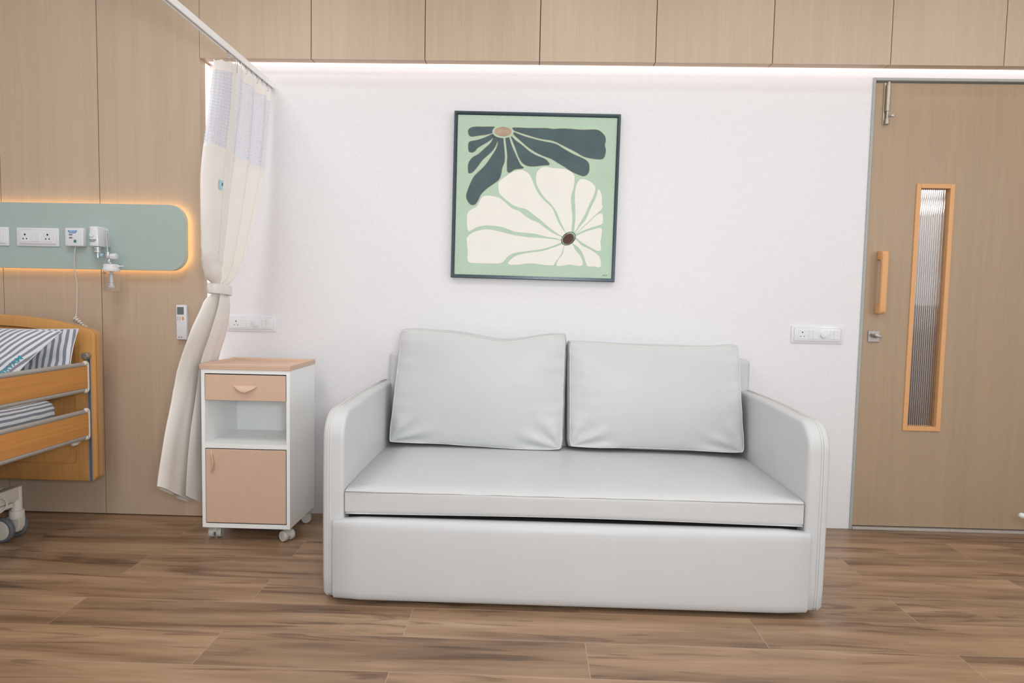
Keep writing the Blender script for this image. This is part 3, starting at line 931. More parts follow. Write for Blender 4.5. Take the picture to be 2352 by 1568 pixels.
iv.lathe([(.014, 0), (.017, .003), (.017, .012), (.013, .014), (.013, .019), (.016, .021), (.016, .028)], (-2.047, -.2, 1.300), (0, 0, 1))
iv.lathe([(.0065, 0), (.0065, .022)], (-2.047, -.2, 1.279), (0, 0, 1))
iv.tube([(-2.047, -.2, 1.292), (-1.998, -.2, 1.290)], .0045, 12)
iv.build('inlet_connector', CHROME, fm, smooth=40)
MB().lathe([(.0085, 0), (.0085, .014)], (-2.035, -.2, 1.291), (1, 0, -.04), 6).build('pale_blue_nut', plain('pale_blue_nut', (176, 214, 226), .35), fm)
ft = MB(); ft.lathe([(.0115, 0), (.0115, .098), (.009, .1)], (-2.0, -.2, 1.306), (-.03, 0, 1), 24); ft.build('flow_tube', CLEAR, fm, smooth=40)
MB().lathe([(.0035, 0), (.0045, .092)], (-2.0, -.2, 1.308), (-.03, 0, 1), 12).build('metering_tube', CHROME, fm, smooth=40)
sc_ = MB()
for i in range(12): sc_.box(-1.993 - .0002 * i, -1.990 - .0002 * i, -.2115, -.211, 1.318 + i * .007, 1.319 + i * .007)
sc_.build('scale_marks', DARK, fm)
vb = MB()
vb.lathe([(.014, 0), (.014, .003)], (-1.998, -.2, 1.303)); vb.lathe([(.0085, 0), (.0105, .006), (.0105, .034)], (-1.998, -.2, 1.268)); vb.lathe([(.006, 0), (.0075, .012), (.0075, .02)], (-1.994, -.2, 1.252))
vb.build('valve_body', CHROME, fm, smooth=40)
kn = MB()
npt = 40
kprof = [((.0135 + .0009 * math.cos(10 * 2 * PI * k / npt)) * math.cos(2 * PI * k / npt), (.0135 + .0009 * math.cos(10 * 2 * PI * k / npt)) * math.sin(2 * PI * k / npt)) for k in range(npt)]
kn.prism([(a - .2, b_ + 1.286) for a, b_ in kprof], 'x', -1.986, -1.956, .002, 2)
kn.build('control_knob', WHITE_PLASTIC, fm, smooth=40)
BCX, BCY = -1.984, -.2
cp = MB(); cp.lathe([(.0365, 0), (.0375, .010), (.0345, .012), (.0335, .030), (.030, .033), (0, .033)], (BCX, BCY, 1.216), (0, 0, 1), 40)
cp.build('bottle_cap', WHITE_PLASTIC, fm, smooth=40)
MB().tube([(BCX, BCY, 1.248), (-1.991, BCY, 1.262)], .0035, 10).build('cap_stem', CHROME, fm, smooth=180)
MB().tube([(BCX + .033, BCY, 1.239), (BCX + .044, BCY, 1.240), (BCX + .060, BCY, 1.240)], [.005, .0032, .0026], 12).build('outlet_spout', WHITE_PLASTIC, fm, smooth=60)
bt = MB(); bt.lathe([(.0335, .100), (.0335, .002), (.031, 0), (.0, 0), (.0, .0012), (.030, .0015), (.0322, .004), (.0322, .100)], (BCX, BCY, 1.118), (0, 0, 1), 40)
bt.build('humidifier_bottle', CLEAR, fm, smooth=40)
df = MB(); df.lathe([(.0, .0), (.006, .001), (.013, .008), (.014, .014), (.0075, .017), (.0072, .030), (.0055, .088)], (BCX, BCY, 1.130), (0, 0, 1), 24)
df.build('diffuser_tube', plain('milky_plastic', (226, 228, 232), .4), fm, smooth=50)
mk = MB()
for i, zz in enumerate((1.200, 1.180, 1.160, 1.142)):
    mk.tube([(BCX + .0338 * math.cos(R(a)), BCY + .0338 * math.sin(R(a)), zz) for a in range(205, 336 if i % 2 == 0 else 280, 10)], .0005, 5)
mk.build('level_marks', plain('grey_print', (90, 84, 86), .6), fm)
text_obj('level_text', 'OXYGEN', .0075, (BCX - .014, BCY - .0315, 1.206), plain('grey_print_text', (90, 84, 86), .6), fm, rot=(PI / 2, 0, R(-24)))

# ------------------------------------------------------------------ remote control in its wall holder
rm = empty('remote_control', (-1.692, D, .890), 'slim white air conditioner remote control in a wall holder on the wood panelling', 'remote control')
MB().box(-1.7185, -1.668, D - .022, D - .004, .891, 1.061, .004, 3).build('remote_body', WHITE_PLASTIC, rm, smooth=50)
MB().box(-1.7215, -1.7185, D - .018, D, 1.000, 1.012, .001, 1).box(-1.668, -1.664, D - .018, D, .890, 1.030, .001, 1).box(-1.7185, -1.668, D - .004, D, .890, 1.030).build('wall_holder', GREY_PLASTIC, rm)
yf = D - .022
MB().box(-1.7125, -1.6795, yf - .0006, yf + .001, 1.014, 1.051, .0004, 1).build('display', plain('grey_lcd', (112, 122, 124), .25), rm)
MB().box(-1.6885, -1.6795, yf - .0014, yf, .988, 1.003, .0005, 1).build('orange_button', plain('orange_button', (240, 160, 60), .4), rm)
bb = MB()
for bx_ in (-1.7100, -1.6985):
    for bz in (.9885, .9985): bb.box(bx_ - .0035, bx_ + .0035, yf - .0008, yf, bz - .0025, bz + .0035, .0003, 1)
bb.build('small_button', plain('grey_green_button', (190, 198, 192), .4), rm)
text_obj('lettering', '▲ A/C', .008, (-1.698, yf - .0004, .9035), plain('remote_print', (90, 92, 98), .5), rm)
MB().lathe([(.0022, 0), (.0016, .001), (0, .001)], (-1.695, D, 1.078), (0, -1, 0), 12).build('screw', GAP, label='tiny dark screw in the wood panelling above the remote control', cat='screw')

# ================================================================== CURTAIN TRACK AND CURTAIN
TXC = -1.285
trk = empty('curtain_track', (TXC, -1.6, 2.135), 'white ceiling-hung curtain track running from the back wall towards the camera', 'curtain track')
tk = MB()
W2, H_ = .011, .026
prof = [(-W2, 0), (-.004, 0), (-.004, .004), (-.008, .004), (-.008, .016), (.008, .016), (.008, .004), (.004, .004), (.004, 0), (W2, 0), (W2, H_), (-W2, H_)]
tk.prism([(TXC + a, 2.137 + b_) for a, b_ in prof], 'y', -.0005, -3.1)
tk.build('rail', WHITE_STEEL, trk)
for y in (-.95, -2.0, -3.0):
    MB().tube([(TXC, y, 2.163), (TXC, y, CEIL_Z - .002)], .005, 10).lathe([(.02, 0), (.02, .004)], (TXC, y, CEIL_Z - .004)).build('hanger_rod', WHITE_STEEL, trk)

# rows: z, near edge (x,y), far edge (x,y), fold amplitude
ROWS = [(2.105, (-1.287, -.595), (-1.283, -.048), .020), (2.05, (-1.287, -.60), (-1.283, -.050), .022),
        (1.70, (-1.300, -.655), (-1.300, -.085), .028), (1.45, (-1.325, -.630), (-1.330, -.145), .032),
        (1.27, (-1.355, -.575), (-1.360, -.195), .034), (1.19, (-1.378, -.505), (-1.380, -.235), .030),
        (1.143, (-1.390, -.442), (-1.392, -.262), .018), (1.10, (-1.398, -.460), (-1.400, -.225), .026),
        (.96, (-1.432, -.515), (-1.445, -.165), .034), (.80, (-1.490, -.510), (-1.500, -.135), .034),
        (.70, (-1.512, -.510), (-1.512, -.130), .036), (.50, (-1.530, -.560), (-1.528, -.130), .040),
        (.30, (-1.548, -.585), (-1.535, -.130), .042), (.14, (-1.555, -.590), (-1.538, -.130), .042)]
PT = [(.30, 1.1), (.20, 1.05), (.06, .7), (0, 0), (.10, -.5), (.26, -.1), (.36, .75), (.44, .2), (.50, -.5), (.57, .3), (.63, .8), (.69, .1), (.74, -.6), (.80, .2), (.85, .8), (.90, 0), (.95, -.5), (1, .2)]
PB = [(.30, 1.1), (.45, 1.1), (.60, 1.0), (.76, .9), (.88, .5), (.78, .05), (.55, .2), (.30, .4), (.08, .35), (0, -.05), (.12, -.5), (.28, -.2), (.42, -.6), (.56, -.2), (.70, -.6), (.82, -.2), (.92, -.5), (1, -.1)]
def lerp_rows(z):
    for i in range(len(ROWS) - 1):
        z1, z0 = ROWS[i][0], ROWS[i + 1][0]
        if z <= z1 and z >= z0 or i == len(ROWS) - 2 or (i == 0 and z > z1):
            t = (z1 - z) / (z1 - z0)
            def g(k, c=None):
                f = (lambda r_: r_[k] if c is None else r_[k][c])
                p0 = f(ROWS[max(i - 1, 0)]); p1 = f(ROWS[i]); p2 = f(ROWS[i + 1]); p3 = f(ROWS[min(i + 2, len(ROWS) - 1)])
                d1 = (p2 - p0) / 2; d2 = (p3 - p1) / 2
                t_ = max(0, min(1, t))
                return (2 * t_ ** 3 - 3 * t_ ** 2 + 1) * p1 + (t_ ** 3 - 2 * t_ ** 2 + t_) * d1 + (-2 * t_ ** 3 + 3 * t_ ** 2) * p2 + (t_ ** 3 - t_ ** 2) * d2
            return (g(1, 0), g(1, 1)), (g(2, 0), g(2, 1)), g(3)
NS = 9
def cross_path(z):
    """2D control path blended between the upper and the lower pleating"""
    k = max(0, min(1, (1.20 - z) / .12)); k = k * k * (3 - 2 * k)
    P_ = [Vector((a[0] * (1 - k) + b_[0] * k, a[1] * (1 - k) + b_[1] * k)) for a, b_ in zip(PT, PB)]
    return crom(P_, NS)
def curtain_pt(z, j, push=0.0):
    A, B, amp = lerp_rows(z)
    c = cross_path(z)[j]
    a, n_ = c.x, c.y
    dx, dy = B[0] - A[0], B[1] - A[1]; L = math.hypot(dx, dy)
    nx, ny = dy / L, -dx / L
    amp2 = amp * (1 + .18 * noise.noise(Vector((a * 6, z * 2.2, 4))))
    sw = .006 * noise.noise(Vector((a * 5 + 3, z * 3.5, 1)))
    kz = math.exp(-((z - 1.24) / .09) ** 2)
    sw += kz * .010 * noise.noise(Vector((a * 7 + z * 14, z * 26 - a * 6, 9)))
    return Vector((A[0] + dx * a + nx * (n_ * amp2 + sw + push), A[1] + dy * a + ny * (n_ * amp2 + sw + push), z))
NJ = (len(PT) - 1) * NS + 1
# cloth length along the path for the weave
arcl = [0]
for j in range(1, NJ): arcl.append(arcl[-1] + (curtain_pt(1.9, j) - curtain_pt(1.9, j - 1)).length)
def zmap(t, j):
    """t: nominal height, hem slants: higher at the camera end"""
    zb = .155 + .145 * max(0, 1 - (cross_path(.3)[j].x / .55)) ** 1.0 if True else .14
    if t >= 1.0: return t
    return 1.0 - (1.0 - t) * (1.0 - zb) / (1.0 - .14)
def strip_mesh(z_hi, z_lo, dz, j0=0, j1=NJ, push=0.0, top_sag=False):
    n_ = max(2, int((z_hi - z_lo) / dz)); P_, U_ = [], []
    for i in range(n_ + 1):
        t = z_hi - (z_hi - z_lo) * i / n_
        row, ur = [], []
        for j in range(j0, j1):
            z = zmap(t, j)
            p = curtain_pt(z, j, push)
            if top_sag and z_hi - t < .08:
                p.z -= (1 - (z_hi - t) / .08) * .008 * (1 - math.cos(j / NS * 2 * PI)) * .5
            aa = cross_path(z)[j].x
            if t > 1.70: p.z -= .048 * max(0, 1 - aa / .32) * ((t - 1.70) / .41)
            row.append(p); ur.append((arcl[j], t))
        P_.append(row); U_.append(ur)
    return P_, U_
cur = empty('privacy_curtain', (-1.42, -.35, .14), 'cream hospital privacy curtain with net top, tied back beside the bedside cabinet', 'curtain')
def cloth(name, args, mat, **kw):
    P_, U_ = strip_mesh(**args); g = MB(); g.grid(P_, U_); return g.build(name, mat, cur, smooth=180, **kw)
cloth('heading_tape', dict(z_hi=2.112, z_lo=2.062, dz=.008, top_sag=True), FABRIC)
cloth('net_panel', dict(z_hi=2.064, z_lo=1.712, dz=.02), NET, label='sheer white net panel')
cloth('cloth_panel', dict(z_hi=1.714, z_lo=.14, dz=.018), FABRIC)
cloth('top_seam', dict(z_hi=1.722, z_lo=1.700, dz=.011, push=.0012), FABRIC)
cloth('edge_hem', dict(z_hi=2.10, z_lo=1.25, dz=.02, j0=0, j1=9, push=.0016), FABRIC)
cloth('bottom_hem', dict(z_hi=.205, z_lo=.1395, dz=.012, push=.0012), FABRIC)
# tieback band
tb_ = MB()
A, B, amp = lerp_rows(1.143)
band = []
for k in range(40):
    a = 2 * PI * k / 40
    c0 = Vector(((A[0] + B[0]) / 2, (A[1] + B[1]) / 2)); hl = abs(B[1] - A[1]) / 2 - .006
    ca, sa = math.cos(a), math.sin(a)
    rr = 1 / (abs(ca) ** 3 + abs(sa) ** 3) ** (1 / 3)
    band.append((c0.x + .027 * rr * sa + .004, c0.y + hl * rr * ca))
rowsb = []
for zo, gr in ((-.022, .97), (-.018, 1.0), (0, 1.02), (.018, 1.0), (.022, .97)):
    cx_, cy_ = sum(p[0] for p in band) / 40, sum(p[1] for p in band) / 40
    rowsb.append([Vector((cx_ + (p[0] - cx_) * gr, cy_ + (p[1] - cy_) * gr, 1.138 + zo + (p[1] - cy_) * -.06)) for p in band + band[:1]])
tb_.grid(rowsb)
tbo = tb_.build('tieback', FABRIC, cur, smooth=180)
md = tbo.modifiers.new('thickness', 'SOLIDIFY'); md.thickness = .002
# printed care label
cl_p = curtain_pt(1.565, 14) 
lab = MB(); 
lp = []
for zz in (1.585, 1.545):
    lp.append([curtain_pt(zz, 12, .003), curtain_pt(zz, 15, .003)])
def face_card(cx, cy, cz, w_, h_, dirv, name, mat, par, off=0):
    d = Vector(dirv).normalized(); s_ = d.cross(Vector((0, 0, 1))).normalized()
    c_ = Vector((cx, cy, cz)) + d * off
    g = MB(); g.poly([c_ - s_ * w_ / 2 - Vector((0, 0, h_ / 2)), c_ + s_ * w_ / 2 - Vector((0, 0, h_ / 2)), c_ + s_ * w_ / 2 + Vector((0, 0, h_ / 2)), c_ - s_ * w_ / 2 + Vector((0, 0, h_ / 2))])
    return g
lm = MB()
L0 = [curtain_pt(1.588 - .003 * i, 10 + k, .0030) for i in range(16) for k in (0,)]
grid_ = [[curtain_pt(1.588 - .0055 * i, j, .0034) for j in range(9, 13)] for i in range(8)]
lm.grid(grid_); lm.build('care_label', plain('pale_blue_label', (176, 208, 220), .6), cur, smooth=180)
lm = MB(); lm.grid([[curtain_pt(1.578 - .004 * i, j, .0042) for j in range(9, 11)] for i in range(4)]); lm.build('label_print', plain('teal_print', (40, 122, 150), .6), cur, smooth=180)
# hooks and gliders
for k in range(8):
    y = -.47 + k * .058
    hk = MB()
    hk.box(TXC - .0035, TXC + .0035, y - .004, y + .004, 2.128, 2.141)
    hk.tube(crom([(TXC, y, 2.130), (TXC + .004, y, 2.122), (TXC + .004, y, 2.112), (TXC, y + .001, 2.104), (TXC - .004, y + .001, 2.111)], 5), .0011, 6)
    hk.build('curtain_hook', CHROME, cur, smooth=60)
hk = MB(); q0 = curtain_pt(2.10, 1, .004)
hk.tube(crom([(TXC, -.48, 2.134), q0 + Vector((0, 0, .02)), q0 + Vector((.002, 0, 0)), q0 + Vector((.002, 0, -.035)), q0 + Vector((-.004, 0, -.03))], 6), .0014, 6)
hk.build('curtain_hook', CHROME, cur, smooth=60)

# ================================================================== PAINTING
PCX, PCZ, PW = .0255, 1.625, .8105
pt = empty('painting', (0, 0, 0), 'square framed painting of dark green and cream petals on pale green, above the sofa', 'painting')
pt.location = (PCX, -.002, PCZ - PW / 2)
TILT = R(.55)
def plc(u, v, y):
    """canvas coordinates (0..1) -> world"""
    a, b_ = (u - .5) * (PW - .038), (v - .5) * (PW - .038)
    return Vector((PCX + a * math.cos(TILT) + b_ * math.sin(TILT), y, PCZ - a * math.sin(TILT) + b_ * math.cos(TILT)))
FRAME = plain('dark_slate_frame', (66, 82, 88), .3, metal=.2)
fr = MB(); h = PW / 2
def ring(h0, y): return [Vector((PCX + a * h0 * math.cos(TILT) + b_ * h0 * math.sin(TILT), y, PCZ - a * h0 * math.sin(TILT) + b_ * h0 * math.cos(TILT))) for a, b_ in ((-1, -1), (1, -1), (1, 1), (-1, 1))]
rings = [ring(h, -.003), ring(h, -.030), ring(h - .003, -.033), ring(h - .009, -.033), ring(h - .010, -.030), ring(h - .013, -.030), ring(h - .014, -.020), ring(h - .019, -.020), ring(h - .019, -.004)]
fr.grid([r_ + r_[:1] for r_ in rings])
fr.build('picture_frame', FRAME, pt)
def paint(name, rgb, var):
    M = Mat(name); c = s2l(rgb)
    f = M.noise(M.coord(), 9, 4, .6); g = M.noise(M.coord(scale=(1, 1, 1)), 420, 3, .7)
    base = M.ramp(f, [(.3, tuple(x * (1 - var) for x in c)), (.7, tuple(min(1, x * (1 + var)) for x in c))])
    M.set(M.mix(.5, base, M.ramp(g, [(.38, (.86, .86, .86)), (.66, (1.1, 1.1, 1.1))]), 'MULTIPLY'), .7, 0, .25)
    M.bump(g, .25, .0006)
    return M.m
def paint_dark():
    M = Mat('slate_green_petal_paint'); c = s2l((84, 102, 105))
    g = M.noise(M.coord(), 330, 3, .7); f = M.noise(M.coord(), 12, 3)
    base = M.ramp(f, [(.3, tuple(x * .9 for x in c)), (.7, tuple(x * 1.08 for x in c))])
    M.set(M.mix(1.0, base, M.ramp(g, [(.60, (1, 1, 1)), (.74, (1.9, 1.9, 1.8))]), 'MULTIPLY'), .7, 0, .25)
    M.bump(g, .3, .0006); return M.m
CANVAS = paint('pale_green_canvas', (188, 212, 190), .03)
PD, PWH = paint_dark(), paint('cream_petal_paint', (242, 240, 232), .02)
PTAN = plain('tan_outline', (158, 150, 120), .8)
PBEIGE = plain('beige_flower_centre', (205, 182, 160), .8); PBRN = plain('brown_flower_centre', (92, 58, 46), .7); PBRN2 = plain('dark_brown_ring', (62, 44, 40), .7); PRING = plain('taupe_ring', (138, 116, 100), .8)
cv = MB()
yc = -.0225
cv.poly([plc(-.003, -.003, yc), plc(1.003, -.003, yc), plc(1.003, 1.003, yc), plc(-.003, 1.003, yc)])
cv.poly([plc(-.003, -.003, -.004), plc(-.003, 1.003, -.004), plc(1.003, 1.003, -.004), plc(1.003, -.003, -.004)])
PETALS = [
    ('D', [(229,931),(160,930),(99,928),(71,916),(64,898),(72,876),(89,869),(131,876),(177,883),(218,895),(220,916)]),
    ('D', [(352,929),(449,928),(555,930),(601,926),(676,930),(782,925),(865,928),(899,918),(928,889),(934,859),(930,833),(937,803),(932,766),(916,748),(878,747),(806,759),(749,788),(703,810),(664,828),(603,854),(519,866),(435,888),(352,914)]),
    ('D', [(351,902),(420,877),(527,851),(619,834),(672,805),(734,773),(795,748),(826,728),(837,700),(834,662),(814,641),(787,642),(730,664),(683,693),(637,718),(599,740),(522,768),(460,801),(422,830),(350,891)]),
    ('D', [(338,874),(368,848),(407,822),(453,786),(499,760),(553,740),(580,717),(581,703),(547,700),(486,692),(444,695),(409,717),(385,758),(369,799),(353,836)]),
    ('D', [(303,869),(323,868),(336,832),(354,791),(378,743),(402,698),(422,682),(403,676),(365,670),(339,652),(321,655),(317,696),(317,757),(309,817)]),
    ('D', [(262,867),(285,865),(291,824),(298,771),(299,719),(285,673),(278,631),(264,601),(230,574),(192,546),(155,508),(137,470),(118,444),(91,443),(68,472),(63,502),(79,555),(107,616),(144,655),(181,694),(211,739),(240,785),(254,823)]),
    ('D', [(232,872),(257,865),(247,830),(225,789),(195,758),(158,723),(128,681),(102,650),(79,639),(71,650),(71,699),(96,737),(134,760),(167,791),(208,830)]),
    ('D', [(222,887),(230,875),(200,845),(155,817),(125,798),(110,779),(92,770),(71,778),(68,823),(82,838),(124,847),(170,863)]),
    ('W', [(74,388),(92,408),(130,431),(148,466),(167,493),(193,501),(232,498),(274,488),(309,462),(356,425),(402,407),(433,385),(472,360),(526,338),(573,305),(619,276),(677,251),(674,234),(635,244),(574,252),(513,266),(436,272),(375,278),(298,303),(213,312),(145,303),(107,283),(85,272),(74,290),(69,343)]),
    ('W', [(265,559),(269,590),(305,621),(350,652),(395,666),(426,663),(461,639),(481,602),(501,557),(529,512),(568,472),(607,439),(631,394),(655,342),(687,297),(704,275),(681,257),(634,284),(588,317),(541,354),(494,387),(448,420),(386,434),(340,459),(293,496),(271,522)]),
    ('W', [(503,625),(508,655),(532,682),(566,690),(608,684),(661,681),(703,674),(737,653),(748,623),(744,570),(730,509),(733,449),(742,381),(740,306),(739,285),(711,275),(687,312),(663,357),(638,413),(603,458),(560,498),(528,543),(508,580)]),
    ('W', [(762,586),(777,612),(803,620),(837,610),(868,588),(882,562),(870,513),(849,467),(831,421),(810,376),(785,330),(760,284),(757,299),(761,374),(758,435),(753,495),(754,548)]),
    ('W', [(903,557),(916,540),(925,506),(926,469),(931,442),(904,412),(867,377),(830,338),(764,272),(793,322),(829,368),(850,422),(866,460),(886,505),(896,547)]),
    ('W', [(933,401),(936,356),(925,337),(876,320),(824,300),(786,280),(775,275),(801,303),(845,346),(882,385),(912,404)]),
    ('W', [(928,314),(931,265),(926,227),(932,182),(919,169),(888,177),(842,202),(803,224),(771,250),(772,261),(824,287),(877,305)]),
    ('W', [(769,237),(804,205),(858,180),(904,151),(929,121),(931,70),(884,70),(850,72),(837,96),(813,156),(781,193),(750,215)]),
    ('W', [(701,199),(743,213),(767,174),(802,133),(818,95),(812,74),(785,72),(739,78),(701,71),(663,67),(651,76),(662,107),(688,145)]),
    ('W', [(686,206),(694,191),(676,137),(643,91),(629,72),(579,70),(487,79),(419,70),(365,65),(342,74),(349,91),(394,126),(470,146),(546,157),(614,178)]),
    ('W', [(678,228),(667,213),(614,190),(553,171),(455,155),(378,141),(341,121),(315,90),(288,74),(227,71),(119,71),(92,75),(80,95),(79,145),(72,206),(74,233),(107,264),(168,284),(222,286),(299,272),(376,255),(467,245),(574,241)]),
]
from mathutils.geometry import tessellate_polygon
def shape(pts, y):
    T_ = tessellate_polygon([[Vector((p.x, p.y, 0)) for p in pts]])
    vs = [cv.bm.verts.new(plc(p.x, p.y, y)) for p in pts]
    fs = []
    for tri in T_:
        try: fs.append(cv.bm.faces.new([vs[i] for i in tri]))
        except ValueError: pass
    for f in fs:
        f.material_index = cv.mi
        f.normal_update()
        if f.normal.y > 0: f.normal_flip()
for kind, raw in PETALS:
    pts = crom([Vector((a / 1000, b_ / 1000)) for a, b_ in raw], 4, closed=True)
    n_ = len(pts); area_ = sum(pts[i].x * pts[(i + 1) % n_].y - pts[(i + 1) % n_].x * pts[i].y for i in range(n_))
    sg = 1 if area_ > 0 else -1
    outp = []
    for i in range(n_):
        t_ = (pts[(i + 1) % n_] - pts[i - 1]).normalized(); nn = Vector((t_.y, -t_.x)) * sg
        outp.append(pts[i] + nn * .0028)
    cv.mi = 3 if kind == 'D' else 0
    if kind == 'D': shape(outp, yc - .0004)
    cv.mi = 1 if kind == 'D' else 2
    shape(pts, yc - .0008)
def ell(cx, cy, rx, ry, rot, n_=40): return [Vector((cx + rx * math.cos(a) * math.cos(rot) - ry * math.sin(a) * math.sin(rot), cy + rx * math.cos(a) * math.sin(rot) + ry * math.sin(a) * math.cos(rot))) for a in (2 * PI * k / n_ for k in range(n_))]
def ringline(cx, cy, rx, ry, rot, wd, y, a0=0, a1=360):
    o_, i_ = ell(cx, cy, rx, ry, rot), ell(cx, cy, rx - wd, ry - wd, rot)
    n_ = len(o_); k0, k1 = int(a0 / 360 * n_), int(a1 / 360 * n_)
    for k in range(k0, k1):
        f = cv.poly([plc(o_[k].x, o_[k].y, y), plc(o_[(k + 1) % n_].x, o_[(k + 1) % n_].y, y), plc(i_[(k + 1) % n_].x, i_[(k + 1) % n_].y, y), plc(i_[k].x, i_[k].y, y)])
cv.mi = 0; shape(ell(.285, .903, .068, .040, 0), yc - .0011)
cv.mi = 4; shape(ell(.285, .903, .057, .031, 0), yc - .0014)
cv.mi = 7
for q_ in (.050, .043, .036, .028, .020, .011): ringline(.285 + .1 * (.05 - q_), .903, q_, q_ * .56, 0, .0018, yc - .0017)
cv.mi = 0; shape(ell(.722, .244, .046, .036, R(38)), yc - .0011)
cv.mi = 5; shape(ell(.720, .240, .038, .029, R(38)), yc - .0014)
cv.mi = 6
ringline(.722, .243, .050, .037, R(42), .0035, yc - .0017); ringline(.718, .239, .045, .034, R(35), .0030, yc - .0019)
for q_ in (.030, .022, .014): ringline(.720, .240, q_, q_ * .75, R(38), .0022, yc - .0017)
cv.mi = 5
# signature
sg_ = [(.948, .012), (.954, .020), (.953, .012), (.958, .018), (.961, .013), (.966, .018), (.968, .013), (.972, .014), (.972, .021), (.975, .013)]
for a, b_ in zip(sg_, sg_[1:]):
    a = Vector(a); b_ = Vector(b_); t_ = (b_ - a).normalized(); nn = Vector((-t_.y, t_.x)) * .0007
    cv.poly([plc(*(a - nn), yc - .0005), plc(*(b_ - nn), yc - .0005), plc(*(b_ + nn), yc - .0005), plc(*(a + nn), yc - .0005)])
for f in cv.bm.faces:
    f.normal_update()
    if f.calc_center_median().y < -.01 and f.normal.y > 0: f.normal_flip()
cv.build('canvas', [CANVAS, PD, PWH, PTAN, PBEIGE, PBRN, PBRN2, PRING], pt)

# ================================================================== HOSPITAL BED
bed = empty('hospital_bed', (-2.51, -1.25, 0), 'wooden hospital bed with side rails at the left edge, head against the panelling', 'bed')
HX0, HX1, HZ0 = -3.010, -2.008, .226
def head_outline(inset=0.0, bot=None):
    x0, x1 = HX0 + inset, HX1 - inset
    z0 = HZ0 + inset if bot is None else bot
    p = []
    r = max(.012, .030 - inset * .3)
    for a in range(180, 271, 15): p.append((x0 + r + r * math.cos(R(a)), z0 + r + r * math.sin(R(a))))
    for a in range(270, 361, 15): p.append((x1 - r + r * math.cos(R(a)), z0 + r + r * math.sin(R(a))))
    # top: crown curve
    cx = (x0 + x1) / 2; hw = (x1 - x0) / 2
    def top(x):
        t = abs(x - cx) / (hw + inset)
        return 1.003 - inset - .070 * t ** 2.2
    xe = hw - .045
    N_ = 28
    zc = top(cx + xe)
    for k in range(7):
        a = k / 6 * PI / 2
        p.append((x1 - .045 + .045 * math.cos(a), zc - .040 + .040 * math.sin(a) ))
    for k in range(1, N_):
        x = cx + xe - 2 * xe * k / N_
        p.append((x, top(x)))
    for k in range(7):
        a = PI / 2 + k / 6 * PI / 2
        p.append((x0 + .045 + .045 * math.cos(a), zc - .040 + .040 * math.sin(a)))
    return p
YH = -.285
def board(yf_, yb_, front=-1):
    """framed board; front face at yf_ with an inset panel"""
    nm = 'headboard' if front < 0 else 'footboard'
    o_ = head_outline()
    g = MB()
    ym = (yf_ + yb_) / 2
    g.prism(o_, 'y', yf_ + .0005, ym - .002)
    hb = g.build(nm, BED_WOOD, bed, smooth=35)
    g = MB(); g.prism(head_outline(-.0016), 'y', ym - .0035, ym + .0035); g.build('metal_strip', ALU, hb)
    g = MB(); g.prism(o_, 'y', ym + .002, yb_, .006, 2); g.build('back_board', BED_WOOD, hb, smooth=35)
    return hb
hb = board(YH, YH + .045)
# raised frame border around a recessed field, on the side facing the mattress
def border(ho, hi_, y0, y1, par):
    a = ho; b_ = hi_; n_ = len(a)
    g = MB()
    R0 = [Vector((p[0], y1, p[1])) for p in a]; R1 = [Vector((p[0], y0, p[1])) for p in a]
    def toward(p, q, d): v = Vector((q[0] - p[0], q[1] - p[1])); L = v.length or 1; return (p[0] + v.x / L * d, p[1] + v.y / L * d)
    a2 = [toward(p, q, .009) for p, q in zip(a, b_)]
    b2 = [toward(q, p, .008) for p, q in zip(a, b_)]
    R1 = [Vector((p[0], y0 + .007, p[1])) for p in a]; R1b = [Vector((lambda e: (e[0], y0 + .002, e[1]))(toward(p, q, .003))) for p, q in zip(a, b_)]; R2 = [Vector((p[0], y0, p[1])) for p in a2]; R3 = [Vector((p[0], y0, p[1])) for p in b2]; R4 = [Vector((p[0], y1, p[1])) for p in b_]
    g.grid([r_ + r_[:1] for r_ in (R0, R1, R1b, R2, R3, R4)])
    bmesh.ops.recalc_face_normals(g.bm, faces=g.bm.faces[:])
    return g.build('border_moulding', BED_WOOD, par, smooth=35)
def inner_outline(base):
    cx = (HX0 + HX1) / 2; x0, x1, z0 = HX0 + .098, HX1 - .098, HZ0 + .085
    out = []
    for (x, z) in base:
        t = (x - cx) / ((HX1 - HX0) / 2)
        xx = cx + t * ((x1 - x0) / 2)
        zt = .946 - .060 * abs((xx - cx) / .5) ** 2.2
        k = (z - HZ0) / (.97 - HZ0)
        zz = z0 + (zt - z0) * max(0, min(1, k))
        out.append((xx, zz))
    return out
ho = head_outline(0)
bo = border(ho, inner_outline(ho), YH - .014, YH + .002, hb)
# bumper roller and slotted guide channel
g = MB(); g.lathe([(.0155, 0), (.0165, .003), (.0165, .022), (.014, .025), (.0, .025)], (-2.036, YH - .016, .819), (0, -1, 0), 32); g.lathe([(.008, -.006), (.008, .002)], (-2.036, YH - .014, .819), (0, -1, 0)); br = g.build('bumper_roller', NICKEL, hb, smooth=40)
MB().box(-2.0415, -2.0395, YH - .0185, YH - .006, HZ0 + .004, .825).box(-2.0245, -2.0225, YH - .0185, YH - .006, HZ0 + .004, .825).build('guide_channel', ALU, hb)
MB().box(-2.0395, -2.0245, YH - .0150, YH - .004, HZ0 + .004, .825).build('channel_slot', plain('dark_grey_slot', (100, 102, 110), .5), hb)
